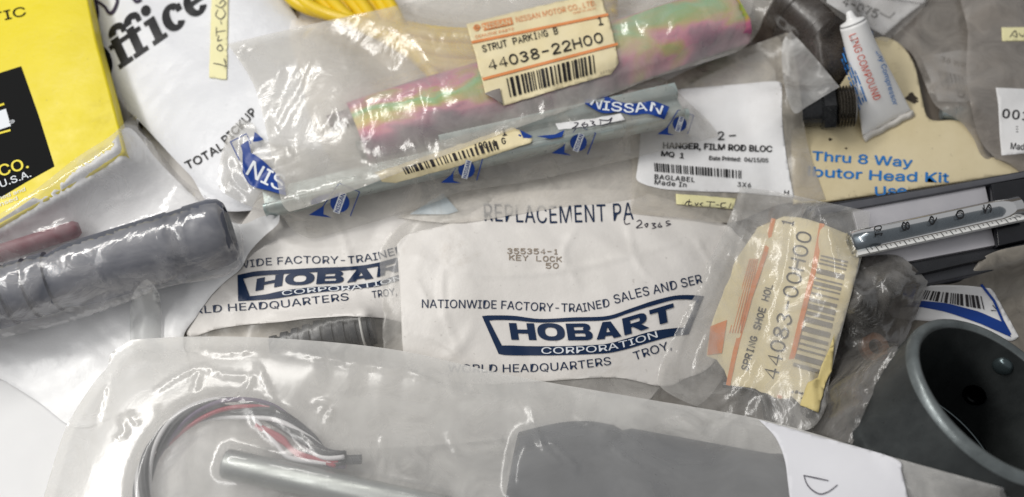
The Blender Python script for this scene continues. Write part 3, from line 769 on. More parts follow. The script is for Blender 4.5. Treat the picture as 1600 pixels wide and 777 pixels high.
# ================================================================== yellow cable coil
P_ = smooth(A_((470, 10), (700, -50), (1120, -60), (1150, 60), (900, 190), (640, 260), (520, 250), (470, 120)))
refresh(); F = lay(P_, .8, 2, 8, 5, 14, crk=crinkle(15, .0008, .04, n=3))
t = thing('cream_film_sheet', 'creamy white plastic sheet beneath the yellow cable coil', 'plastic sheet', on(700, 60)); film_sheet('film', P_, F, M['hobart_white'], t, 8)
refresh()
t = thing('cable_coil', 'coil of yellow cable showing above and through the frosted strut bag', 'cable coil', on(560, 60))
ym = plain('yellow_cable_jacket', '#e2c21c', .38, 0, '#d9b51c', 120, .1)
refresh(3)
for q in range(11):
    y = q * 7.5; zz = .004 + .0035 * (1 + math.sin(q * 2.1))
    pts = [(425 + q * 15, -40), (462 + q * 15, 4 + q * .6), (520 + q * 12, 24 + y * .62), (610 + q * 6, 38 + y * .95), (700, 52 + y * 1.05), (790, 50 + y * 1.05), (880, 26 + y * 1.05), (960, -10 + y)]
    P3 = bez([on(a, b, zz) for a, b in pts], 42)
    v, f = tube_geo(P3, .0036, 12); mk('cable_turn', v, f, ym, t); stamp(v, f)

# ================================================================== printed bag A (behind)
refresh(3)
t = thing('printed_parts_bag', 'white parts bag with navy logo partly hidden by the larger printed bag', 'parts bag', on(480, 430))
P_ = smooth(A_((280, 545), (300, 455), (340, 400), (390, 330), (430, 290), (600, 270), (760, 280), (760, 400), (720, 560), (560, 560)))
F0 = lay(P_, .6, 1, 3); film_sheet('back_film', P_, F0, film('hose_back', '#d8d2c8', .7, .4, .2, .3), t, 14)
# ridged black hose inside
refresh(1)
hz = thing('ridged_hose', 'short ridged black hose showing in the clear strip below the logo', 'hose', on(510, 520))
a = on(425, 545, .0055); b = on(585, 512, .0085); d = (b - a) / np.linalg.norm(b - a); L = np.linalg.norm(b - a); pr = [(.004, 0)]
n = 9
for i in range(n):
    x = L * i / n; r = .0062 + .003 * min(1, i / 4); pr += [(r, x), (r, x + L / n * .55), (r - .0011, x + L / n * .6), (r - .0011, x + L / n * .95)]
v, f = lathe_geo(a, d, pr + [(.003, L)], 28); sharp(mk('hose', v, f, M['black_rubber'], hz)); stamp(v, f)
v, f = lathe_geo(a + d * (L - .006), d, [(.0082, 0), (.0100, .0002), (.0100, .0011), (.0082, .0013)], 40); mk('clip_ring', v, f, plain('white_ring', '#cfcdc9', .4), hz)
refresh(2)
F = lay(P_, 1.0, 3, 6, 4, 18, crk=crinkle(21, .0010, .05, n=4, ang=1.2, spread=.6) + crinkle(22, .00045, .015, n=4), fh=.8, fw=2.4,
   fold=[[(400, 350), (480, 390), (600, 380)], [(340, 440), (420, 490), (520, 500)], [(520, 330), (545, 400), (560, 480)], [(400, 400), (430, 370), (470, 350)]])
film_sheet('clear_film', P_, F, film('printed_bag_clear', '#e8e5df', .13, .2, .4, .7, .1), t, 6, off=.0)
Q = smooth(A_((297, 458), (340, 405), (385, 340), (430, 300), (600, 280), (750, 290), (750, 400), (680, 500), (640, 505), (595, 497), (540, 494), (480, 498), (440, 503), (380, 508), (335, 515), (292, 523)), seg=5, sharp=(10, 14, 0))
ps = card('white_panel', Q, F, M['hobart_white'], t, off=.0005, th=.0002, step=5)
AF = F
def logo(k, outer, inner, bandtxt, band_cap, word, word_path, cap, up, bold=.045):
    n = 90
    def rs(P):
        P = np.array(P + [P[0]], float); d = np.r_[0, np.cumsum(np.hypot(*np.diff(P, axis=0).T))]; return P, d
    k.ring(outer, inner)
    k.text(word, word_path, cap, bold, up=up, cell=7, spacing=1.06)
def logo_curves(top_o, top_i, bot_i, bot_o, n=40):
    f = lambda p: path_at(smooth(p, closed=False, seg=8), np.linspace(0, 1, n))
    return f(top_o), f(top_i), f(bot_i), f(bot_o)
def logo_build(k, a, b, c, d):
    # top rail, bottom band, left end, right end
    n = len(a)
    for p, q in ((a, b), (c, d)): k.add(list(p) + list(q), [(i, i + 1, n + i + 1, n + i) for i in range(n - 1)])
    k.add([a[0], b[0], c[0], d[0]], [(0, 1, 2, 3)], 1e-5); k.add([a[-1], b[-1], c[-1], d[-1]], [(0, 1, 2, 3)], 1e-5)
k = Ink()
a, b, c, d = logo_curves([(371, 430), (400, 424), (444, 421.5), (496, 418.5), (548, 416.5), (586, 411.5), (640, 398), (690, 392)], [(380, 436), (400, 431.5), (444, 428), (496, 425), (548, 422), (586, 417), (640, 404), (684, 398)],
   [(390, 463), (415, 460), (444, 454), (496, 448), (548, 446), (592, 439), (640, 424), (672, 418)], [(372, 471), (400, 469), (427, 467), (479, 459), (531, 453.5), (592, 447), (640, 434), (684, 428)])
logo_build(k, a, b, c, d)
k.heavy('HOBART', [(399, 455), (444, 446), (496, 444), (543, 442), (583, 435), (630, 422), (676, 411)], 19.5, (.12, -1))
k.text('NATIONWIDE FACTORY-TRAINED SALES', [(290, 430), (345, 424), (410, 415), (470, 411.5), (548, 412), (588, 406.5), (640, 392), (700, 382)], 11.5, .0)
k.text('WORLD HEADQUARTERS', [(262, 497), (314, 490), (357, 486.5), (430, 482), (490, 475), (545, 469)], 11.5, .0); k.text('TROY, OHIO', [(582, 466), (660, 455)], 11, .0)
k.build('navy_lettering', F, M['navy'], ps, .0009)
k = Ink(); k.text('CORPORATION', [(441, 462), (496, 456), (548, 453.5), (592, 446.5), (630, 437)], 7.5, .01); k.build('white_lettering', F, M['white_ink'], ps, .00115)

# ================================================================== printed bag B (centre)
refresh(2)
t = thing('key_lock_bag', 'large white parts bag with full navy logo in the middle of the heap', 'parts bag', on(860, 450))
P_ = smooth(A_((592, 395), (604, 372), (625, 352), (700, 300), (800, 280), (1020, 290), (1130, 335), (1200, 400), (1190, 480), (1130, 590), (1080, 640), (960, 680), (800, 660), (640, 620), (602, 560), (597, 470)), sharp=(0,))
F = lay(P_, 1.6, 4, 10, 10, 30, crk=crinkle(31, .0011, .05, n=5, ang=1.0, spread=.9) + crinkle(32, .0005, .018, n=5), fh=.8, fw=2.6,
   fold=[[(640, 400), (760, 430), (900, 420), (1060, 380)], [(700, 380), (690, 470), (720, 560)], [(980, 350), (1000, 420), (1060, 470)], [(640, 520), (700, 540), (760, 600)], [(900, 360), (880, 400), (905, 450)], [(1090, 380), (1120, 430)], [(650, 440), (668, 470)]])
film_sheet('clear_film', P_, F, film('key_bag_clear', '#ebe8e3', .34, .2, .5, .7, .15), t, 6, off=.0)
Q = smooth(A_((620, 382), (640, 365), (700, 350), (760, 320), (800, 300), (1000, 300), (1120, 345), (1150, 365), (1180, 420), (1120, 560), (1070, 592), (1035, 604), (960, 590), (850, 596), (740, 600), (660, 585), (632, 560), (626, 470)), seg=5, sharp=(0,))
ps = card('white_panel', Q, F, M['hobart_white'], t, off=.0006, th=.0002, step=4.5)
BF = F
k = Ink()
a, b, c, d = logo_curves([(753, 494), (763, 493), (802, 493.5), (844, 498.5), (896, 496), (948, 494), (983, 483), (1018, 471), (1052, 462.5), (1078, 461), (1100, 463)],
   [(764, 501), (775, 500), (802, 500.5), (844, 504), (896, 502), (948, 500), (983, 489), (1018, 478), (1052, 469), (1074, 468), (1088, 470)],
   [(784, 540), (800, 540), (827, 541), (879, 541), (931, 539), (955, 536), (983, 528), (1018, 518), (1052, 513), (1070, 512)],
   [(779, 553), (790, 555), (827, 555.5), (879, 555), (931, 553), (955, 551), (983, 544.5), (1018, 534), (1052, 525.5), (1076, 523)])
logo_build(k, a, b, c, d)
k.heavy('HOBART', [(799, 531), (837, 531.5), (880, 532), (926, 531.5), (962, 528), (995, 519), (1025, 509), (1056, 500)], 26.5, (-.16, -1))
k.text('NATIONWIDE FACTORY-TRAINED', [(659, 481), (720, 481.5), (779, 482.5), (830, 485.5), (866, 487), (910, 487.5), (953, 479)], 13, .0)
k.text('SALES AND SER', [(961, 475), (1000, 464), (1030, 458), (1060, 451), (1098, 442)], 14, .0)
k.text('WORLD HEADQUARTERS', [(700, 582), (782, 582), (840, 581), (900, 577), (955, 570)], 12.5, .0); k.text('TROY,', [(992, 563), (1020, 554), (1050, 545)], 13, .0)
k.text('REPLACEMENT PA', [(757, 345), (800, 347), (860, 349), (949, 346), (990, 343)], 27, .0, spacing=1.05, up=(-.05, -1))
k.build('navy_lettering', F, M['navy'], ps, .0010)
k = Ink(); k.text('CORPORATION', [(846, 553), (880, 552.5), (913, 551.5), (948, 548.5), (983, 541), (1028, 527)], 10, .01); k.build('white_lettering', F, M['white_ink'], ps, .00125)
k = Ink(); k.typed('355354-1', (793, 396), (872, 397), 7.5, 1.5); k.typed('KEY LOCK', (796, 406), (877, 409), 7.5, 1.5); k.typed('50', (853, 419), (872, 419), 7.5, 1.5)
k.build('typed_lettering', F, M['navy_faint'], ps, .0010)
k = Ink(); k.hand([[(975, 343), (977, 350), (984, 349)], [(995, 346), (1000, 344), (1002, 349), (994, 356), (1004, 355)], [(1007, 351), (1012, 349), (1010, 355), (1007, 351)], [(1018, 349), (1024, 349), (1020, 352), (1025, 355), (1019, 357)], [(1031, 348), (1028, 354), (1034, 354), (1031, 351)], [(1046, 345), (1041, 346), (1042, 349), (1048, 350), (1041, 353)]], 1.5)
k.build('handwriting', F, M['pen'], ps, .0010)
P_ = smooth(A_((620, 340), (700, 296), (850, 262), (1000, 240), (1010, 300), (960, 316), (880, 324), (800, 336), (740, 346), (690, 348)), sharp=(0,))
refresh(); F = lay(P_, .9, 2, 5, crk=crinkle(35, .0005, .03, n=3))
t = thing('hazy_film', 'hazy strip of plastic film over the top edge of the centre bag', 'plastic film', on(820, 300)); film_sheet('film', P_, F, film('hazy_strip', '#e6e1d9', .72, .25, .4, .7, .2), t, 5)
# torn triangle of white film over the bag's corner
P_ = straight([(640, 335), (692, 302), (716, 330), (700, 335)], 5); refresh(); F = lay(P_, .8, 1, 2)
t = thing('torn_corner', 'small torn triangle of pale blue film above the centre bag', 'film scrap', on(690, 322)); film_sheet('film', P_, F, film('pale_film', '#c3cfd6', .8, .25, .2, .7), t, 4)

# ================================================================== clear bag with the long white label
refresh(2)
t = thing('label_bag', 'clear bag with a large white barcode label beside the cream card', 'plastic bag', on(1120, 230))
P_ = smooth(A_((1000, 160), (1050, 122), (1140, 84), (1235, 49), (1246, 110), (1258, 205), (1270, 255), (1290, 312), (1225, 318), (1190, 330), (1140, 348), (1060, 340), (985, 334), (988, 280), (985, 200)), sharp=(3, 7, 12), seg=5)
Q = straight([(1040, 150), (1150, 96), (1188, 79), (1212, 112), (1216, 170), (1060, 180)], 8); F0 = lay(Q, .8, 0, 2)
ip = card('paper_insert', Q, F0, M['white_label'], t)
refresh(2)
F = lay(P_, 1.0, 3, 6, 4, 16, crk=crinkle(41, .0007, .04, n=4) + crinkle(42, .0003, .014, n=3))
film_sheet('film', P_, F, film('label_bag_film', '#cfc8bc', .60, .18, .5, .9, .1), t, 5)
Q = smooth(A_((1010, 150), (1061, 140), (1150, 132), (1212, 127), (1222, 134), (1222, 180), (1225, 215), (1232, 265), (1241, 309), (1200, 305), (1154, 301), (1090, 299), (1040, 296), (1012, 290), (995, 281), (996, 262), (999, 240)), seg=4, sharp=(4, 8, 13))
lb = card('label', Q, F, M['white_label'], t, off=.0005, step=5)
CFD = F
k = Ink()
k.text('2 –', [(1122, 219), (1150, 217)], 13, .02); k.text('HANGER, FILM ROD BLOC', [(1036, 232), (1098, 233.5), (1206, 237.5)], 9.3, .06)
k.text('MQ  1', [(1033, 244), (1068, 247.5)], 8, .05); k.text('Date Printed:  06/15/05', [(1108, 250), (1200, 254)], 6.5, .03)
k.bars([(1022, 254.5), (1161, 266.5), (1161, 279.5), (1023, 268)], 95, 7)
k.text('BAGLABEL', [(1022.5, 279.5), (1085, 284.5)], 7.3, .025, spacing=1.1); k.text('Made In', [(1022.5, 288), (1072, 292.5)], 7.3, .02, spacing=1.1); k.text('3X6', [(1152, 291.5), (1173, 293)], 7, .02, spacing=1.1); k.text('H', [(1225, 304.6), (1232, 305.2)], 7.5, .02)
k.build('lettering', F, M['black_ink'], lb, .0010)
Q = ragged([(1056, 303), (1100, 306), (1150, 310), (1146, 327), (1057, 319)], .3, 4); raise_H(Q, F, .0006)
tg = thing('loc_tag', 'short pale yellow paper tag below the long white label', 'tag', on(1100, 315)); card('tag_paper', Q, F, M['tag_yellow'], tg, off=.0008)
k = Ink(); k.hand([[(1077, 312), (1076, 321), (1081, 320)], [(1070, 320), (1074, 315), (1080, 316)], [(1086, 317), (1088, 321), (1091, 317)], [(1097, 322), (1094, 319), (1098, 317)], [(1104, 315), (1117, 316)], [(1110, 315), (1109, 323)], [(1119, 320), (1123, 320.5)], [(1134, 317), (1127, 318), (1127, 324), (1134, 324)], [(1142, 318), (1139, 325)]], 1.5); k.build('handwriting', F, M['pen'], tg, .0010)
# frosted flap folded out to the right
P_ = smooth(A_((1222, 70), (1236, 49), (1272, 88), (1312, 136), (1285, 152), (1262, 166), (1240, 176), (1225, 130)), sharp=(1, 3)); refresh(); F = lay(P_, 2.4, 2, 4, crk=crinkle(43, .0005, .02))
film_sheet('flap', P_, F, film('frosted_flap', '#cfcecc', .55, .22, .4, .8), t, 4)
# ================================================================== pressure gauge in its case
refresh(2)
t = thing('gauge_case', 'flat dark case holding a clear graduated gauge tube', 'gauge', on(1460, 350))
ql = lambda pts, z: [at(np.array(float(a)), np.array(float(b)), z) for a, b in pts]
zc_ = .030
def slabz(name, pts, z0, z1, mat, bev=.0008, par=None):
    w = np.array(ql(pts, z1)); 
    if np.sum(w[:, 0] * np.roll(w[:, 1], -1) - np.roll(w[:, 0], -1) * w[:, 1]) < 0: w = w[::-1]
    v, f = prism_geo(w, z0, z1, bev); o = mk(name, v, f, mat, par, smooth_=False); sharp(o); stamp(v, f); return o
dk = plain('gauge_black_plastic', '#26272b', .35, 0, '#303136', 80, .15)
slabz('case_base', [(1262, 322), (1480, 288), (1680, 252), (1700, 395), (1600, 412), (1440, 446), (1300, 470)], .004, .024, dk, .001, t)
slabz('frame_rail', [(1266, 326), (1480, 290), (1680, 254), (1682, 262), (1480, 300), (1270, 338)], .0242, .028, plain('grey_rail', '#4b4c52', .4, 0, '#5a5b60', 60), .0006, t)
pm = plain('silver_panel', '#b4b3b9', .42, .25, '#c4c2c6', 30, .1)
slabz('upper_panel', [(1330, 322), (1540, 291), (1546, 318), (1340, 360)], .0242, .0262, pm, .0004, t)
slabz('lower_panel', [(1345, 392), (1548, 352), (1556, 383), (1402, 412), (1350, 420)], .0242, .0262, pm, .0004, t)
slabz('end_block', [(1549, 287), (1700, 262), (1700, 352), (1560, 384)], .0242, .0300, plain('gloss_gauge_black', '#141519', .2, 0, '#1c1d22', 60, .1), .001, t)
slabz('lower_rail', [(1402, 416), (1560, 388), (1700, 360), (1700, 372), (1560, 400), (1420, 432)], .0242, .0275, plain('dark_rail', '#18191c', .3, 0, '#26272b', 60, .1), .0006, t)
gl = NT('clear_gauge_glass'); g1 = gl.n('ShaderNodeBsdfTransparent', {'Color': (.8, .83, .85, 1)}); g2 = gl.n('ShaderNodeBsdfGlossy', {'Color': (1, 1, 1, 1), 'Roughness': .08}); fr = gl.n('ShaderNodeLayerWeight', {'Blend': .35})
glass = gl.done(gl.n('ShaderNodeMixShader', {0: fr.outputs['Fresnel'], 1: g1.outputs[0], 2: g2.outputs[0]}).outputs[0])
a = at(np.array(1330.), np.array(381.), .0325); b = at(np.array(1590.), np.array(325.), .0325)
v, f = tube_geo([a + (b - a) * q for q in np.linspace(0, 1, 8)], .0062, 28); mk('gauge_tube', v, f, glass, t)
v, f = tube_geo([a + (b - a) * q for q in np.linspace(.0, .995, 8)], .0052, 24); mk('piston_rod', v, f, plain('gauge_rod', '#6f757a', .3, .7, '#868b90', 40), t)
FG = np.full_like(H, .0392)
k = Ink()
for ch, x in (('10', 1372), ('8', 1415), ('6', 1458), ('0', 1500), ('2', 1543)):
    y = 379 - (x - 1338) * .213 - 8
    k.text(ch, [(x - 4.5, y + 7), (x - 6.5, y - (7 if len(ch) == 1 else 12) + (0 if len(ch) == 1 else 2))], 12, .03, up=(1, -.2))
k.build('scale_numbers', FG, M['black_ink'], t, 0)
d_ = (b - a) / np.linalg.norm(b - a); sd = np.cross(d_, [0, 0, 1.0]); sd /= np.linalg.norm(sd)
a2 = a + sd * .0062 + np.array([0, 0, .001]); b2 = b + sd * .0062 + np.array([0, 0, .001])
v, f = sweep_geo(a2, b2, [(-.0014, -.0012), (.0014, -.0012), (.0014, .0012), (-.0014, .0012)], 2); o = mk('scale_strip', v, f, plain('white_strip', '#dcdcda', .35), t, smooth_=False)
V = []; Fc = []
for i in range(34):
    q = .06 + i * .0275; c = a2 + (b2 - a2) * q + np.array([0, 0, .00135]); w = .00022; l = .0014 if i % 2 == 0 else .0008
    n0 = len(V)
    for x, y in ((-w, -.0014), (w, -.0014), (w, -.0014 + l * 2), (-w, -.0014 + l * 2)): V.append(c + d_ * (x + (y * .3)) - sd * -y)
    Fc.append((n0, n0 + 1, n0 + 2, n0 + 3))
mk('tick_marks', V, Fc, M['black_ink'], t, smooth_=False)
k = Ink(); FU = np.full_like(H, .0262)
k.text('MADE IN USA', [(1441, 341), (1494, 331)], 4, .01); k.build('small_lettering', FU, M['bars'], t, .0006)
c_ = at(np.array(1440.), np.array(350.), .03)

# ================================================================== beige film bag with blue label, right
refresh(2)
t = thing('blue_label_bag', 'beige plastic bag with blue and white barcode label near the drum', 'plastic bag', on(1520, 460))
P_ = smooth(A_((1396, 470), (1440, 447), (1500, 440), (1540, 400), (1600, 383), (1680, 375), (1690, 560), (1600, 580), (1480, 560), (1400, 530)))
F = lay(P_, 1.5, 3, 6, 4, 16, crk=crinkle(51, .0016, .03, ang=.3, spread=.7))
film_sheet('film', P_, F, film('beige_film', '#aaa398', .8, .3, .5, .6, .2), t, 5)
Q = smooth(A_((1400, 463), (1440, 448), (1500, 446), (1542, 450), (1552, 455), (1572, 490), (1592, 526), (1570, 532), (1480, 505), (1395, 495)), seg=4, sharp=(3, 6))
lb = card('label', Q, F, M['white_label'], t, off=.0005)
k = Ink()
n = 16; tp = path_at([(1410, 472), (1440, 470), (1480, 474), (1530, 487), (1566, 503)], np.linspace(0, 1, n)); bt = path_at([(1400, 480), (1440, 480), (1480, 488), (1530, 505), (1580, 527)], np.linspace(0, 1, n))
k.add(list(tp) + list(bt), [(i, i + 1, n + i + 1, n + i) for i in range(n - 1)]); k.stroke([(1534, 446), (1553, 470), (1566, 500), (1578, 522)], 4, 2e-5)
k.build('blue_band', F, M['royal'], lb, .0009)
k = Ink(); k.bars([(1440, 453), (1535, 463), (1540, 484), (1432, 466)], 60, 9); k.typed('7', (1546, 482), (1553, 490), 7, 1.4); k.build('barcode', F, M['bars'], lb, .0010)

# ================================================================== dark steel drum
ax = .66 * -CF + .75 * (.46 * CR + .88 * CU); ax /= np.linalg.norm(ax)
rc = at(np.array(1560.), np.array(619.), .066); HT = .060; ro = .0420; ri = .0368
t = thing('steel_drum', 'dark open steel drum with riveted floor at the lower right', 'drum', rc - ax * HT)
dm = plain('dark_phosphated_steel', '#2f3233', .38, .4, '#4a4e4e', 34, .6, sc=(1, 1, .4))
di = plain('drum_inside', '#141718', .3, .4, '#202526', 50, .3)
v, f = lathe_geo(rc, -ax, [(ri, HT - .006), (ri, .0012), (ri + .0004, .0008), (ro - .0006, .0014), (ro, .0034), (ro, .017), (ro + .0004, .018), (ro + .0002, .034), (ro + .0022, .038), (ro + .003, .0405), (ro + .0026, HT), (ri, HT)], 96, closed=True)
sharp(mk('drum_wall', v, f, dm, t), 40); stamp(v, f)
v, f = lathe_geo(rc, -ax, [(ri + .0002, .0009), (ri + .0010, -.0006), (ri + .0022, -.0010), (ro - .0020, -.0008), (ro - .0005, .0006), (ro + .0001, .0030), (ro - .001, .0030), (ri + .001, .0012)], 96, closed=True)
sharp(mk('rim', v, f, plain('worn_rim_steel', '#5e6465', .38, .55, '#838a8b', 60, .3), t), 50)
v, f = lathe_geo(rc - ax * (HT - .0058), ax, [(ri - .0002, -.003), (ri - .0002, 0), (ri - .006, .0003), (ri - .0085, .0022), (ri - .012, .0024), (ri - .014, .0006), (.001, .0006)], 96)
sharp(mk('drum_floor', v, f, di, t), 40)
s1 = np.cross(ax, [0, 0, 1.0]); s1 /= np.linalg.norm(s1); s2 = np.cross(s1, ax)
def wallpt(px, py):
    """where the sight line meets the far inside of the wall"""
    d = ray(px, py); o = CAMP - rc; dp = d - ax * (d @ ax); op = o - ax * (o @ ax)
    A_2, B_2, C_2 = dp @ dp, 2 * dp @ op, op @ op - ri * ri; tt = (-B_2 + math.sqrt(max(B_2 * B_2 - 4 * A_2 * C_2, 0))) / (2 * A_2)
    p = CAMP + d * tt; q = p - rc; q = q - ax * (q @ ax); return p, -q / np.linalg.norm(q)
rv = [(.0046, -.001), (.0044, .0008), (.0032, .0020), (.001, .0025)]
rm = plain('rivet_steel', '#3b4548', .25, .6, '#4d585b', 60)
for px, py in ((1567, 572), (1632, 640)):
    p, nn_ = wallpt(px, py); v, f = lathe_geo(p, nn_, rv, 24); mk('rivet', v, f, rm, t)
p, nn_ = wallpt(1523, 617); v, f = lathe_geo(p, nn_, [(.0054, -.001), (.0052, .0009), (.0036, .0010), (.0030, .0002), (.0005, .0002)], 28); sharp(mk('bolt_hole', v, f, plain('hole_dark', '#07090a', .2, .7), t))
# bead seam inside wall and glossy retaining ring at the floor
v, f = lathe_geo(rc - ax * .046, -ax, [(ri - .0001, 0), (ri - .0016, .0006), (ri - .0016, .0014), (ri - .0001, .002)], 96, closed=True); mk('retaining_ring', v, f, plain('bright_ring', '#6b7476', .15, .9), t)

# ================================================================== smoky bag of small hardware
refresh(2)
gp = plain('dark_hardware', '#45474a', .3, .8, '#686663', 80, .2)
def coil(pts, r, turns, w, name, mat, lab, cat):
    A = on(*pts[0], r + w); B = on(*pts[1], r + w); d = (B - A) / np.linalg.norm(B - A); L = np.linalg.norm(B - A); s = np.cross(d, [0, 0, 1.0]); s /= np.linalg.norm(s); u = np.cross(s, d)
    P = [A + d * L * q + r * (math.cos(q * turns * 6.283) * s + math.sin(q * turns * 6.283) * u) for q in np.linspace(0, 1, turns * 14)]
    v, f = tube_geo(P, w, 8); mk(name, v, f, mat, label=lab, cat=cat); stamp(v, f)
P_ = smooth(A_((1315, 410), (1345, 402), (1395, 398), (1420, 410), (1450, 440), (1440, 470), (1415, 530), (1375, 595), (1350, 645), (1332, 694), (1280, 682), (1225, 672), (1230, 600), (1280, 500)), sharp=(4, 9))
F0 = lay(P_, .8, 1, 3)
t = thing('hardware_bag', 'smoky grey bag of small metal hardware between barcode bag and drum', 'plastic bag', on(1350, 520)); film_sheet('back_film', P_, F0, film('smoke_back', '#4f4b48', .85, .3, .5, .5), t, 10)
refresh(1)
coil([(1330, 470), (1372, 500)], .0042, 7, .0008, 'coil_spring', gp, 'small dark coil spring high in the smoky grey bag', 'spring')
coil([(1262, 640), (1238, 672)], .0040, 6, .0009, 'coil_spring', gp, 'small dark coil spring at the foot of the smoky grey bag', 'spring')
for px, py, r, h, m, lab, nm in ((1362, 545, .0075, .004, plain('copper_brown', '#8a5e40', .35, .6, '#a5734d', 70), 'coppery brown washer inside the smoky grey bag', 'washer'), (1340, 515, .0055, .006, gp, 'dark hexagon nut above the brown washer in the smoky bag', 'nut'), (1385, 455, .006, .005, gp, 'dark hexagon nut in the top corner of the smoky bag', 'nut')):
    c = on(px, py, .001); sg = 6 if nm == 'nut' else 36
    v, f = lathe_geo(c, (.2, -.1, 1), [(r * .5, 0), (r, .0004), (r, h * .9), (r * .9, h), (r * .5, h)], sg, closed=True); sharp(mk(nm, v, f, m, label=lab, cat=nm)); stamp(v, f)
refresh(2)
F = lay(P_, 1.0, 3, 4, 4, 12, crk=crinkle(61, .0022, .02, n=6, ang=.5, spread=1.2) + crinkle(62, .0008, .009, n=4), fh=1.6, fw=2.4,
   fold=[[(1395, 402), (1380, 440), (1340, 470)], [(1395, 420), (1420, 440), (1445, 442)], [(1360, 500), (1390, 540), (1350, 580)], [(1320, 470), (1350, 520), (1345, 560)], [(1300, 600), (1340, 610), (1350, 640)], [(1410, 450), (1400, 500), (1370, 540)]])
film_sheet('film', P_, F, film('smoky_film', '#a5a29e', .34, .12, 1.0, 1.2, .5, '#4d463f'), t, 4)

# ================================================================== bag with the rotated barcode label
t = thing('spring_bag', 'clear crumpled bag with cream label 44083 00H00 standing sideways', 'plastic bag', on(1190, 480))
P_ = smooth(A_((1157, 292), (1215, 300), (1290, 316), (1360, 331), (1354, 375), (1336, 440), (1312, 530), (1295, 600), (1290, 640), (1262, 672), (1200, 668), (1120, 648), (1050, 618), (1028, 600), (1030, 575), (1048, 535), (1072, 485), (1098, 440), (1104, 412), (1120, 385), (1142, 335)), sharp=(0, 3, 13), seg=5)
refresh(2); F0 = lay(P_, .8, 1, 3); film_sheet('back_film', P_, F0, M['film_back'], t, 12)
refresh(1)
for (a, b), lab in ((((1130, 600), (1200, 655)), 'dark spring clip lying low in the sideways label bag'), (((1215, 560), (1265, 650)), 'dark spring clip hanging beside the torn label edge')):
    A = on(*a, .002); B = on(*b, .002); mid = (A + B) / 2 + np.array([.006, .003, .004])
    v, f = tube_geo(bez([A, mid, B], 30), .0019, 10); mk('spring_clip', v, f, gp, label=lab, cat='spring clip'); stamp(v, f)
refresh(2)
F = lay(P_, 1.5, 6, 14, 5, 22, crk=crinkle(71, .0009, .035, n=5, ang=.2, spread=.5) + crinkle(72, .0003, .012, n=5))
FX = F + folds(F, [[(1165, 300), (1150, 350), (1128, 392), (1108, 420)], [(1180, 310), (1160, 370), (1150, 430)], [(1216, 302), (1205, 345), (1186, 410)], [(1150, 330), (1140, 400), (1100, 480)], [(1235, 335), (1225, 420), (1200, 520)], [(1100, 450), (1070, 520), (1050, 590)], [(1290, 350), (1300, 420), (1280, 500)], [(1180, 560), (1160, 610), (1120, 640)], [(1262, 420), (1300, 440)], [(1120, 500), (1090, 560), (1085, 610)]], 1.4, 2.0) + crinkle(73, .0008, .014, n=5)
FX = np.maximum(FX, F - .0004)
Q = np.vstack([smooth(A_((1225, 338), (1255, 341), (1290, 352), (1325, 366), (1347, 372)), closed=False, seg=4), smooth(A_((1340, 420), (1322, 490), (1304, 540), (1292, 590), (1278, 644)), closed=False, seg=5), ragged([(1250, 632), (1240, 622), (1218, 624), (1180, 608), (1140, 602), (1132, 578), (1120, 562), (1104, 556), (1112, 508), (1122, 478), (1150, 405), (1190, 348)], .7, 5, closed=False)])
# label visible through the outer film
raise_H(Q, F, .0005)
lb = card('label', Q, F, M['cream_label'], t, off=.0004, th=.0002, step=5)
film_sheet('film', P_, FX + .0024, film('spring_bag_film', '#dddbd8', .30, .12, 1.0, 1.1, .12, '#8a7d6d'), t, 4)
H = np.maximum(H, np.where(inside(onto(P_[:, 0], P_[:, 1], F)), FX + .0024, 0))
k = Ink()
k.stroke([(1208, 344), (1196, 395), (1172, 465), (1149, 548), (1138, 600)], 7); k.stroke([(1284, 352), (1272, 420), (1252, 500), (1240, 550), (1218, 620)], 8)
k.poly([(1110, 510), (1136, 500), (1128, 552), (1105, 555)])
for q in range(5): k.stroke([(1140 + q * 4.2, 520), (1172 + q * 3.0, 405)], 1.3)
k.build('orange_stripes', F, M['orange'], lb, .0008)
k = Ink(); k.typed('44083-00H00', (1214, 593), (1268, 366), 22, 2.7); k.typed('SPRING SHOE HOL', (1168, 579), (1207, 446), 10, 1.8); k.typed('1', (1238, 354), (1240, 345), 18, 2.4)
k.build('typed_lettering', F, M['bars'], lb, .0009)
k = Ink(); k.bars([(1239, 572), (1283, 398), (1325, 408), (1282, 584)], 60, 12); k.build('barcode', F, ink('faded_barcode', '#8b857b', .85, 420), lb, .0009)
for q in range(9):
    k = Ink(); x, y = random.uniform(1232, 1258), random.uniform(610, 636); k.poly([(x + random.uniform(1, 3) * math.cos(a), y + random.uniform(1, 3) * math.sin(a)) for a in np.linspace(0, 6, 8)], q * 1e-5); k.build('grease_spot', F, M['grease'], lb, .0009)
# torn strip of label hanging out of the bag
Q = ragged([(1296, 545), (1304, 522), (1300, 580), (1290, 600), (1279, 645), (1250, 633), (1262, 598), (1278, 590), (1284, 570)], .5, 7)
t2 = thing('torn_label_strip', 'torn yellow strip of label sticking out beside the sideways bag', 'label scrap', on(1275, 600)); card('paper', Q, H, paper('yellow_scrap', '#c6b478', '#d4c48c', '#3a3026', .55, scale=90), t2, off=.0012, step=5)

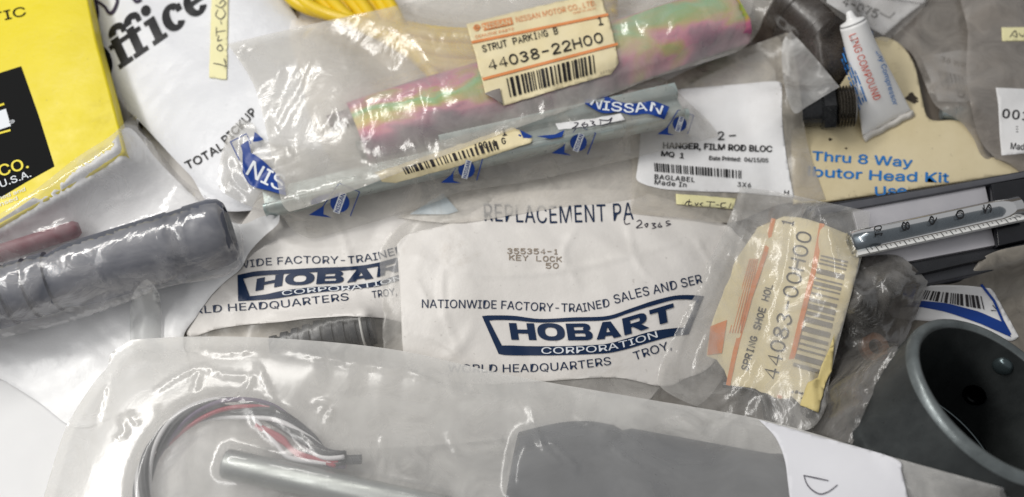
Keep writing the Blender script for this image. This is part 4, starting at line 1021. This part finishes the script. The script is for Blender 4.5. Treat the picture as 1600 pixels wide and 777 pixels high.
# ================================================================== blue printed bag with a plated bracket
refresh(2)
t = thing('blue_print_bag', 'long clear bag with blue printed logos around a plated bracket', 'plastic bag', on(760, 260))
P_ = smooth(A_((345, 246), (352, 222), (362, 200), (378, 187), (396, 194), (430, 225), (600, 235), (800, 190), (960, 132), (1028, 122), (1046, 131), (1078, 162), (1106, 188), (1124, 213), (1060, 229), (1000, 245), (900, 268), (820, 285), (722, 300), (680, 316), (600, 342), (535, 361), (505, 369), (482, 372), (455, 356), (437, 336), (400, 326), (365, 311), (341, 290)), sharp=(13,), seg=5)
F0 = lay(P_, .8, 1, 3); film_sheet('back_film', P_, F0, M['film_back'], t, 12)
refresh(1)
bt_ = thing('plated_bracket', 'long zinc plated folded bracket inside the blue printed bag', 'bracket', on(760, 250))
A = on(415, 322, .0035); B = on(1062, 186, .0035); A[2] = B[2] = max(A[2], B[2])
zn = plain('zinc_plate', '#a2b0ae', .36, .6, '#bcc6c3', 28, .3, sc=(1, 1, 1))
W = .0085
pr = [(-W, 0), (W - .002, 0), (W, .0015), (W + .0005, .0085), (W - .0005, .0105), (W - .002, .0112), (W - .0035, .0106), (W - .0042, .0092), (W - .0030, .0085), (W - .0026, .003), (-W, .0022)]
v, f = sweep_geo(A, B, pr, 40, bend=lambda q: .0015 * math.sin(q * 3.1)); sharp(mk('bracket_bar', v, f, zn, bt_), 50); stamp(v, f)
pr2 = [(-W - .006, 0), (-W + .001, 0), (-W + .001, .005), (-W - .0015, .0075), (-W - .006, .0075)]
v, f = sweep_geo(A + (B - A) * .42, B + (B - A) * .0, pr2, 24); sharp(mk('bracket_flange', v, f, zn, bt_), 50); stamp(v, f)
refresh(2)
F = lay(P_, .7, 3, 5, 2, 8, crk=crinkle(81, .0009, .022, n=5, ang=.3, spread=1.3) + crinkle(82, .0005, .01, n=4), fh=1.2, fw=1.9,
   fold=[[(380, 195), (372, 240), (400, 300)], [(460, 330), (480, 350), (504, 366)], [(480, 330), (490, 350)], [(590, 340), (560, 350), (535, 356)], [(440, 322), (470, 335), (520, 350), (560, 345)], [(1046, 135), (1075, 165), (1100, 195)], [(355, 240), (365, 280), (400, 310)], [(1000, 150), (1040, 190), (1080, 215)], [(700, 300), (760, 285)]])
film_sheet('film', P_, F, film('blue_bag_film', '#dedad2', .24, .12, .9, 1.1, .35, '#8c7d68', scale=45), t, 4)
NF = F
k = Ink(); wk = Ink()
def flush(nm):
    global k, wk
    o = k.build(nm, F, M['royal'], t, .0008)
    if wk.parts: wk.build('white_lettering', F, M['white_ink'], o, .0010)
    k = Ink(); wk = Ink()
def wave(tp, bt, word, wpath, cap, bold=.03):
    n = 26; a = path_at(smooth(tp, False, 6), np.linspace(0, 1, n)); b = path_at(smooth(bt, False, 6), np.linspace(0, 1, n))
    k.add(list(a) + list(b), [(i, i + 1, n + i + 1, n + i) for i in range(n - 1)])
    wk.text(word, smooth(wpath, False, 6), cap, bold, cell=7); flush('banner')
wave([(915, 146), (930, 147), (945, 149), (970, 160), (998, 161.5), (1019, 158), (1046, 167)], [(914, 162), (936, 175), (950, 177), (966, 175), (988, 180), (1012, 178), (1038, 187)], 'NISSAN', [(922, 163), (938, 171), (966, 174), (990, 176), (1012, 173), (1032, 179)], 14, .035)
wave([(379, 238), (392, 239), (412, 252), (444, 285)], [(379, 270), (392, 290), (420, 298), (447, 306)], 'NIS', [(384, 272), (402, 282), (420, 291), (440, 298)], 24, .02)
def motif(cx, cy, r, ang):
    c, s_ = math.cos(ang), math.sin(ang); T = lambda x, y: (cx + (x * c - y * s_) * r, cy + (x * s_ + y * c) * r)
    k.poly([T(math.cos(a), math.sin(a)) for a in np.linspace(0, 6.283, 25)[:-1]])
    # name bar across the disc
    wk.poly([T(-.36, 1.12), (T(.36, 1.12)), T(.36, -1.12), T(-.36, -1.12)])
    k.text('NISSAN', [T(.22, 1.02), T(.22, -1.02)], r * .42, .04, up=(-c, -s_) if True else None, z=3e-4, cell=6)
    k.stroke([T(-.7, -1.9), T(1.55, -1.75), T(1.5, .9)], 1.6, 1e-5); k.stroke([T(-.8, -1.8), T(-1.5, .9), T(-1.9, 1.9)], 1.4, 2e-5)
    k.poly([T(-2.6, 2.3), T(-1.45, .85), T(-1.2, 1.7), T(-.25, 1.75)], 3e-5); flush('printed_emblem')
motif(531, 317, 15, .35); motif(729, 265, 13, .25); motif(904, 223, 13, .35); motif(1062, 194, 11, .3)
k.poly([(806, 200), (818, 206), (832, 213), (824, 219), (808, 214)]); flush('banner_scrap'); k.poly([(838, 213), (868, 210), (882, 203), (878, 214), (860, 217)])
flush('banner_scrap'); k.poly([(485, 314), (500, 306), (517, 302), (512, 309), (497, 318), (486, 320)]); flush('banner_scrap'); k.stroke([(360, 222), (385, 209), (392, 224)], 1.6); k.stroke([(360, 222), (374, 250)], 1.6)
k.poly([(376, 227), (388, 219), (392, 238), (380, 242)]); flush('emblem_outline'); k.poly([(395, 222), (398, 206), (412, 218), (404, 221)])
flush('emblem_corner')
Q = np.vstack([ragged([(586, 270), (640, 252), (700, 232), (760, 212), (800, 199), (812, 203), (818, 216), (833, 217), (829, 223), (760, 246), (700, 264), (640, 280), (618, 286), (597, 284)], .5, 8)])
raise_H(Q, F, .0006)
lb = card('label', Q, F, M['cream_label'], t, off=.0009, step=5, label='narrow cream barcode label')
k = Ink(); k.bars([(628, 262), (776, 220), (780, 233), (634, 273)], 80, 15, z=0); k.typed('100119G', (742, 234), (790, 224), 9, 1.5); k.typed('1', (784, 212), (793, 210), 12, 1.8); k.build('barcode', F, M['bars'], lb, .0014)
Q = ragged([(868, 193), (900, 189), (970, 177), (977, 187), (940, 195), (873, 203)], .5, 9)
ws = card('white_sticker', Q, F, M['white_label'], t, off=.0009, step=5)
k = Ink(); k.hand([[(897, 192), (903, 192), (900, 197), (894, 201), (908, 199)], [(914, 191), (909, 195), (915, 199), (918, 194), (911, 195)], [(922, 189), (928, 190), (925, 193), (930, 195), (924, 198)], [(938, 187), (938, 196)], [(936, 187), (950, 188), (956, 184), (950, 194), (938, 196)]], 1.5); k.build('handwriting', F, M['pen'], ws, .0014)

# ================================================================== frosted bag with the iridescent strut
refresh(2)
t = thing('strut_bag', 'large frosted bag with cream label 44038 22H00 over a pink green strut', 'plastic bag', on(760, 130))
P_ = smooth(A_((356, 69), (400, 58), (500, 35), (640, 4), (720, -22), (900, -50), (1200, -50), (1192, 30), (1166, 72), (1120, 92), (1022, 122), (950, 150), (800, 203), (640, 264), (560, 295), (485, 322), (452, 331), (440, 316), (430, 270), (415, 200), (395, 130)), sharp=(0, 16), seg=5)
F0 = lay(P_, .8, 2, 5, 0); film_sheet('back_film', P_, F0, film('frost_back', '#ece7dc', .16, .3, .3, .4), t, 10)
st = thing('parking_strut', 'zinc strut with pink green yellow sheen inside the frosted bag', 'strut', on(800, 150))
_A = at(np.array(560.), np.array(212.), .05); _B = at(np.array(1150.), np.array(22.), .05); TH = math.atan2(_B[1] - _A[1], _B[0] - _A[0])
nt = NT('iridescent_zinc')
nv = nt.noise(36, 4, .5, nt.mapv(rot=(0, 0, -TH), sc=(.55, 1.0, .3)), 1.2)
sx_ = nt.n('ShaderNodeSeparateXYZ', {0: nt.mapv(rot=(0, 0, -TH))}).outputs['Y']
nn = nt.n('ShaderNodeMath', {0: nt.n('ShaderNodeMapRange', {'Value': sx_, 'From Min': -1.0, 'From Max': 1.0, 'To Min': 0.0, 'To Max': 1.0}, name='across').outputs['Result'], 1: nt.mr(nv, .25, .75, -.27, .27)}, operation='ADD').outputs[0]
colr = nt.ramp(nn, [(.08, hexc('#5f3d5c')), (.22, hexc('#a4597f')), (.30, hexc('#dd7d9d')), (.40, hexc('#c9b05a')), (.50, hexc('#9ab54c')), (.60, hexc('#84c483')), (.68, hexc('#c2a552')), (.76, hexc('#d76f93')), (.9, hexc('#8c4f7b'))])
irid = nt.done(nt.n('ShaderNodeBsdfPrincipled', {'Base Color': colr, 'Metallic': .35, 'Roughness': .45, 'Normal': nt.bump(nt.noise(30, 3), .2, .001)}).outputs[0])
refresh(2)
A = on(560, 214, .002); B = on(1150, 20, .002); Hs = [float(on(x_, y_)[2]) for x_, y_ in ((600, 215), (680, 200), (760, 160), (860, 120), (980, 80))]; print('strut', Hs, A[2], B[2]); zS = max(Hs) - .003; A = at(np.array(560.), np.array(212.), zS); B = at(np.array(1150.), np.array(22.), zS)
W = .0205
_b = A - np.array(st.location); _r = Matrix.Rotation(-TH, 3, 'Z') @ Vector(_b); _e = Matrix.Rotation(-TH, 3, 'Z') @ Vector(B - np.array(st.location)); _y = (_r.y + _e.y) / 2; print('slope', _r.y, _e.y)
nt.t.nodes['across'].inputs['From Min'].default_value = _y - .026; nt.t.nodes['across'].inputs['From Max'].default_value = _y + .026
pr = [(-W, -.006), (-W + .0015, -.0065), (-W + .0035, .004), (-W + .007, .0075), (0, .0085), (W - .007, .0075), (W - .0035, .004), (W - .0015, -.0065), (W, -.006), (W - .001, .0045), (W - .006, .0095), (0, .0105), (-W + .006, .0095), (-W + .001, .0045)]
v1, f1 = sweep_geo(A, B, pr, 60, bend=lambda q: .0012 * math.sin(q * 9), width=lambda q: 1 - .12 * q)
d = (B - A) / np.linalg.norm(B - A); s = np.cross(d, [0, 0, 1.0]); s /= np.linalg.norm(s); u = np.cross(s, d)
v, f = v1, f1; sharp(mk('strut_bar', v, f, irid, st), 50); stamp(v, f)
pe = plain('plated_end', '#5f7468', .4, .4, '#7d6470', 60)
for sg in (-1, 1):   # fork prongs at the left end
    q0 = A + s * sg * .0105 + d * .003; q1 = q0 - d * (.0155 if sg < 0 else .006)
    v, f = sweep_geo(q0, q1, [(-.0048, -.004), (.0048, -.004), (.0048, .0045), (.003, .0065), (-.003, .0065), (-.0048, .0045)], 4); sharp(mk('fork_prong', v, f, pe, st), 40); stamp(v, f)
refresh(2)
F = lay(P_, .8, 3, 6, 2, 14, crk=crinkle(91, .0011, .035, n=5, ang=-.2, spread=.5) + crinkle(92, .0005, .014, n=5, ang=.1, spread=.8), fh=1.0, fw=1.6,
   fold=[[(488, 72), (484, 95), (470, 130), (456, 175)], [(430, 160), (424, 190), (440, 215), (452, 245)], [(468, 80), (474, 100), (462, 120)], [(538, 60), (535, 85), (545, 110)], [(540, 120), (534, 140), (548, 150)], [(500, 160), (520, 175), (505, 200)], [(566, 130), (562, 155), (570, 190), (560, 230)], [(586, 170), (590, 190), (582, 220)], [(442, 250), (455, 285), (470, 312)], [(620, 8), (626, 24), (618, 30)], [(700, 50), (694, 62)], [(700, 170), (720, 160)], [(1060, 20), (1045, 60), (1020, 100)], [(1100, 10), (1120, 50)], [(980, 20), (1010, 40), (1040, 44)], [(960, 120), (1020, 100), (1100, 80)], [(440, 100), (432, 130)], [(500, 250), (540, 240), (600, 262)], [(660, 130), (668, 170), (660, 210)]])
film_sheet('film', P_, F, film('frosted_film', '#e9e5dd', .36, .11, 1.2, 1.1, 0, scale=42, var=.3), t, 4.5)
SF = F
Q = np.vstack([ragged([(729, 38), (760, 30), (850, 8), (937, -12), (943, 6), (958, 52), (967, 98), (955, 116), (880, 137), (787, 165), (772, 153), (758, 146), (751, 118), (740, 75)], .35, 10)])
raise_H(Q, F, .0006)
lb = card('label', Q, F, M['cream_label'], t, off=.0010, step=5)
fl = card('folded_corner', np.array([(757, 146), (770, 141), (781, 138), (786, 164), (772, 154)], float), F, plain('label_back', '#77706c', .5, 0, '#8b8480'), lb, off=.0022, step=5)
k = Ink()
for a_, b_ in (((738, 66), (949, 23)), ((755.5, 123.5), (964, 69))): k.stroke([np.array(a_, float) + (np.array(b_) - np.array(a_)) * q for q in np.linspace(0, 1, 30)], 4.2)
k.poly([(752, 37), (799, 27), (802, 38), (756, 48)]); k.text('GENUINE PARTS', [(743, 60), (803, 47)], 4.6, .0)
k.text('NISSAN MOTOR CO., LTD.', [(807, 35), (932, 8)], 8.3, -.004); k.text('MADE IN JAPAN', [(896, 22), (931, 14)], 3, 0)
k.ring([(745 + 5 * math.cos(a), 43 + 5 * math.sin(a)) for a in np.linspace(0, 6.283, 17)[:-1]], [(745 + 3 * math.cos(a), 43 + 3 * math.sin(a)) for a in np.linspace(0, 6.283, 17)[:-1]]); k.stroke([(740, 44), (750, 42)], 2)
k.build('orange_print', F, M['orange'], lb, .0015)
k = Ink(); k.text('NISSAN', [(756, 46), (798, 37)], 7.5, .03); k.build('cream_lettering', F, M['cream_label'], lb, .0018)
k = Ink(); k.typed('STRUT PARKING B', (755, 81), (872, 52), 9.5, 1.5); k.typed('1', (934, 39), (944, 37), 12, 2); k.typed('44038-22H00', (765, 109), (942, 65), 14.5, 2.3)
k.bars([(791, 122.5), (929, 85), (932, 114), (797, 152)], 80, 21); k.build('typed_lettering', F, M['black_ink'], lb, .0016)
k = Ink(); k.text('22250', [(938, 116), (958, 111)], 3.5, 0); k.build('faint_lettering', F, M['navy_faint'], lb, .0015)

# ================================================================== yellow carton
refresh(2)
t = thing('yellow_box', 'bright yellow carton with a black printed panel in the upper left', 'box', on(60, 150))
zt = float(max(HB[int((.07 - Y0) / STEP) if False else 300, 150], .030)) + .016; zt = .031
pts = [(-140, -70), (124, -60), (150, 60), (172, 140), (196, 238), (125, 283), (-150, 436)]
yb = paper('yellow_card_print', '#d8c510', '#e2d01a', '#a8941c', .6, .42, scale=22, bump=.3, gloss=.5)
slabz('carton', pts, zt - .014, zt, yb, .0016, t)
FZ = np.full_like(H, zt)
k = Ink(); k.poly([(-60, 133), (33, 103.5), (60, 180), (85, 260), (40, 285), (-60, 345)], cell=30); k.text('TIC', [(-12, 36), (41, 24)], 14.5, .02); k.build('black_print', FZ, ink('carton_black', '#050607', .05, 420, .9), t, .0002)
k = Ink(); k.text('CO.', [(1, 276), (45, 262)], 17, .03); k.poly([(-20, 212), (16, 202), (16.5, 205), (-20, 215)]); k.poly([(-20, 170), (6, 161), (7, 164), (-20, 173)]); k.build('yellow_print', FZ, yb, t, .0005)
k = Ink(); k.poly([(-20, 180), (9, 170), (17, 197), (-20, 209)]); k.build('logo_letter', FZ, M['white_ink'], t, .0005); k = Ink(); k.text('®', [(16, 196), (24, 193)], 7, 0); k.build('registered_mark', FZ, M['white_ink'], t, .0005); k = Ink(); k.text('U.S.A.', [(2, 293), (49, 276)], 10.5, .02); k.text('owned and', [(-18, 319), (40, 298)], 6, .0); k.text('licensed', [(-20, 330), (28, 312)], 6, .0); k.build('white_lettering', FZ, M['white_ink'], t, .0005)

# ================================================================== white torn bag and clear bag with the grey hose, left
refresh(3)
t = thing('torn_white_bag', 'soft white plastic bag with a torn edge beside the grey hose', 'plastic bag', on(250, 480))
P_ = smooth(A_((372, 350), (408, 339), (437, 333), (434, 350), (412, 370), (390, 394), (376, 420), (352, 440), (330, 462), (306, 496), (286, 530), (290, 600), (180, 650), (118, 668), (60, 628), (0, 592), (-60, 570), (-60, 376), (0, 343), (60, 303), (120, 257), (172, 224), (203, 200), (250, 255), (320, 322)), sharp=(2,), seg=5)
F = lay(P_, 1.5, 3, 10, 4, 18, crk=crinkle(101, .0013, .04, n=4, ang=.9, spread=.7) + crinkle(102, .0005, .015, n=4))
film_sheet('bag_sheet', P_, F, paper('soft_white_poly', '#e6e6e7', '#efefef', '#cdc9c4', .15, .36, 18, .4, .5), t, 5)
refresh(3)
T = thing('hose_bag', 'glossy clear bag around a thick grey ribbed hose on the left', 'plastic bag', on(180, 400))
P_ = smooth(A_((-60, 368), (0, 334), (60, 293), (120, 246), (172, 213), (198, 188), (211, 180), (219, 186), (216, 202), (240, 226), (264, 256), (292, 286), (330, 312), (360, 338), (377, 362), (380, 402), (352, 432), (262, 448), (200, 472), (100, 506), (0, 529), (-60, 545)), sharp=(6,), seg=5)
rd = on(-60, 415, .006); re = on(125, 356, .006)
v, f = tube_geo([rd + (re - rd) * q for q in (0, .3, .6, .96, 1)], [.0045, .0045, .0045, .0045, .003], 20); mk('red_rod', v, f, plain('dull_red', '#7c4850', .5, 0, '#8a5a62', 60), label='dull red rod behind the grey hose inside the clear bag', cat='rod'); stamp(v, f)
refresh(2)
hs = thing('grey_hose', 'thick slate grey hose with ribbed end inside the clear bag', 'hose', on(160, 420))
A = on(-70, 505, .0155); B = on(362, 360, .0155); A[2] = B[2] = max(A[2], B[2], .03); d = (B - A) / np.linalg.norm(B - A); L = np.linalg.norm(B - A)
pr = [(.010, 0), (.0130, .0005)]
for i in range(4):
    x = .012 + i * .0105; pr += [(.0135, x), (.0150, x + .0006), (.0150, x + .008), (.0135, x + .0085)]
pr += [(.0158, .062), (.0162, L * .5), (.0168, L * .78), (.0170, L * .80), (.0163, L * .805), (.0166, L * .86), (.0172, L * .865), (.0172, L * .95), (.0160, L * .985), (.0135, L), (.0115, L), (.0115, L - .01), (.001, L - .01)]
v, f = lathe_geo(A, d, pr, 56); sharp(mk('hose_wall', v, f, plain('slate_rubber', '#474b57', .4, 0, '#525663', 30, .3), hs), 50); stamp(v, f)
refresh(1)
F = lay(P_, .6, 2, 3.5, 1.5, 8, crk=crinkle(111, .0006, .026, n=5, ang=1.1, spread=.8) + crinkle(112, .00025, .010, n=4), fh=1.2, fw=1.5,
   fold=[[(198, 240), (190, 262), (196, 290), (215, 308)], [(150, 270), (140, 290), (128, 300)], [(262, 260), (255, 285), (225, 305), (180, 315), (150, 335)], [(110, 300), (150, 285), (180, 262)], [(30, 360), (60, 345), (90, 350)], [(205, 195), (216, 225), (240, 250)], (.5, [(270, 350), (284, 370), (300, 420)]), (.5, [(320, 340), (338, 370), (350, 400)]), [(60, 300), (100, 290)], [(365, 345), (378, 380), (365, 425)]])
film_sheet('film', P_, F, film('hose_bag_film', '#e8e6e7', .24, .08, 1.1, 1.2, 0, scale=48, var=.8), T, 4)
# rounded translucent tab standing up in front
refresh(2)
P_ = smooth(A_((204, 560), (203, 500), (207, 462), (221, 442), (230, 436), (243, 450), (251, 474), (252, 560)), sharp=(0, 4, 7))
F = lay(P_, 1.5, 1, 2, 6, 5)
film_sheet('frosted_tab', P_, F, film('frosted_tab_film', '#dcdddc', .6, .3, .1, .7, var=.1), None, 3, label='frosted translucent rounded tab poking up before the grey hose', cat='tab')

# ================================================================== big milky bag in front
refresh(3)
t = thing('milky_bag', 'large milky bag in front holding wires and a metal tube', 'plastic bag', on(700, 700))
P_ = smooth(A_((30, 900), (68, 777), (88, 710), (108, 658), (148, 596), (168, 574), (174, 552), (206, 531), (300, 526), (440, 529), (620, 547), (800, 587), (1000, 622), (1200, 658), (1400, 716), (1600, 771), (1760, 812), (1760, 980), (30, 980)), sharp=(0, 7, 16, 17, 18), seg=5)
F0 = lay(P_, .8, 4, 14, 0, flat=.022); film_sheet('back_film', P_, F0, film('milky_back', '#ebe8e2', .8, .3, .2, .4), t, 14)
refresh(3)
h = thing('wire_loom', 'arched loom of dark tape with red and white wires in the milky bag', 'wire loom', on(360, 650))
arch = [(238, 860), (224, 790), (228, 735), (252, 690), (292, 655), (345, 637), (400, 640), (440, 655), (480, 688), (512, 716), (565, 718)]
base_ = [on(a, b, .0052) for a, b in arch]; B3 = bez(base_, 110); n = len(B3); up_ = np.array([0, 0, 1.0])
def strand(i0, i1, ph, rad, turns, fan=0.0, lift=0.0):
    out = []
    for i in range(i0, i1):
        d = B3[min(i + 1, n - 1)] - B3[max(i - 1, 0)]; d = d / np.linalg.norm(d); s = np.cross(d, up_); s /= np.linalg.norm(s); a_ = ph + turns * 6.283 * i / n
        f_ = fan * max(0, (i - i0) / (i1 - i0)) * math.sin(math.pi * (i - i0) / (i1 - i0))
        out.append(B3[i] + s * (rad * math.cos(a_) + f_) + up_ * (rad * math.sin(a_) + lift))
    return out
bp = plain('loom_tape', '#26272c', .5, 0, '#34343c', 90, .4)
for i0, i1 in ((34, 62), (70, 92)):      # taped stretches of the loom
    v, f = tube_geo(B3[i0:i1], [.0036 + .0004 * math.sin(i * .9) for i in range(i1 - i0)], 14); mk('tape_sleeve', v, f, bp, h); stamp(v, f)
wc = {'black_wire': plain('black_wire_jacket', '#1d1d21', .35), 'red_wire': plain('red_wire_jacket', '#a8283a', .35), 'white_wire': plain('white_wire_jacket', '#e6e4e4', .35), 'purple_wire': plain('purple_wire_jacket', '#5c4668', .35)}
for q_, nm in enumerate(('black_wire', 'white_wire', 'black_wire', 'red_wire', 'purple_wire', 'black_wire', 'white_wire', 'black_wire')):
    P3 = strand(0, n - 6, q_ * .785, .0031, 1.6, (.0, .003, .0, .002, -.001, .0, -.002, .001)[q_], .0002 * q_); v, f = tube_geo(P3, .00115, 8); mk(nm, v, f, wc[nm], h); stamp(v, f)
for nm, pts in (('red_wire', [(400, 664), (440, 684), (462, 706), (525, 728)]), ('white_wire', [(398, 656), (430, 692), (455, 716), (518, 724)]), ('red_wire', [(405, 668), (444, 692), (470, 712), (530, 724)])):
    v, f = tube_geo(bez([on(a, b, .0080) for a, b in pts], 30), .0012, 8); mk(nm, v, f, wc[nm], h); stamp(v, f)
v, f = tube_geo(B3[-10:], .0022, 12); mk('plug_end', v, f, M['black_rubber'], h); stamp(v, f)
st = thing('metal_tube', 'bright metal tube lying in the milky front bag', 'tube', on(480, 740))
A = on(352, 724, .0065); B = on(700, 800, .0065); B[2] = A[2]
d = (B - A) / np.linalg.norm(B - A); L = np.linalg.norm(B - A)
v, f = lathe_geo(A, d, [(.0048, .004), (.0048, 0), (.0062, 0), (.0066, .0008), (.0066, L), (.005, L)], 40, closed=True); sharp(mk('tube_wall', v, f, plain('brushed_tube', '#9fa39f', .42, .85, '#b7bab6', 20, .1, sc=(.3, 3, 3)), st)); stamp(v, f)
dg = plain('dark_grey_casting', '#3d424b', .45, .1, '#4a4f59', 30, .4)
def lump(name, pts, z0, z1, mat, label, cat):
    w = np.array(ql([tuple(p) for p in smooth(pts, seg=5)], z1))
    if np.sum(w[:, 0] * np.roll(w[:, 1], -1) - np.roll(w[:, 0], -1) * w[:, 1]) < 0: w = w[::-1]
    v, f = prism_geo(w, z0, z1, .006); sharp(mk(name, v, f, mat, label=label, cat=cat), 50); stamp(v, f)
A = at(np.array(800.), np.array(735.), .022); B = at(np.array(1700.), np.array(905.), .022)
pr = [(.029 * math.cos(a_), max(.0155 * math.sin(a_), -.003)) for a_ in np.linspace(0, 6.283, 41)[:-1]]
v, f = sweep_geo(A, B, pr, 60, width=lambda t_: min(1, .60 + .40 * math.sin(min(1, t_ * 7) * 1.5708)) * (1 - .06 * (.18 < t_ < .2)) * (1.0 + .03 * (t_ > .45)))
sharp(mk('motor_housing', v, f, plain('dark_grey_casting', '#171b22', .42, .15, '#262b34', 30, .4), label='long dark rounded housing seen dimly through the milky bag', cat='housing'), 40); stamp(v, f)
refresh(1)
F = lay(P_, .6, 11, 30, 4, 12, crk=crinkle(121, .0014, .07, n=5, ang=.5, spread=.9) + crinkle(122, .0003, .022, n=3), fh=1.3, fw=1.5,
   fold=[[(246, 610), (280, 588), (314, 575), (350, 586), (395, 588)], [(395, 588), (380, 615), (340, 635)], [(248, 640), (258, 660), (245, 672)], [(190, 652), (196, 675), (184, 686)], [(204, 650), (215, 660)], [(402, 570), (415, 600), (430, 630)], [(490, 630), (510, 628), (500, 645)], [(520, 640), (512, 660)], [(596, 688), (598, 700)], [(168, 552), (166, 600), (150, 660)], [(310, 585), (305, 610)], [(830, 640), (850, 700), (900, 740)], [(900, 650), (930, 668), (1000, 690)], [(960, 700), (1000, 730), (1080, 745)], [(1060, 650), (1110, 690)], [(640, 580), (700, 610), (760, 620)], [(300, 540), (340, 552), (400, 548)], [(700, 680), (715, 710)], [(440, 545), (560, 570), (700, 590)], [(860, 690), (900, 730)]])
film_sheet('film', P_, F, film('milky_film', '#e6e6e6', .32, .12, .35, 1.0, 0, scale=22, var=.18), t, 5)
Q = smooth(A_((1186, 656), (1212, 684), (1226, 718), (1232, 760), (1244, 860), (1450, 880), (1420, 782), (1409, 738), (1397, 716), (1290, 685)), sharp=(0, 4, 5), seg=5)
Q = np.clip(Q, [0, 0], [1700, 900]); raise_H(Q, F, .0006)
lb = card('label', Q, F, paper('plain_white_sticker', '#d6d6db', '#dedee3', '#d5d2ce', .08, scale=20, bump=.1), t, off=.0009, step=7)
k = Ink(); k.hand([[(1256, 743), (1275, 747), (1294, 751)], [(1256, 743), (1260, 755), (1268, 765), (1281, 772), (1295, 768), (1308, 758)]], 1.9); k.build('handwriting', F, M['pen'], lb, .0014)
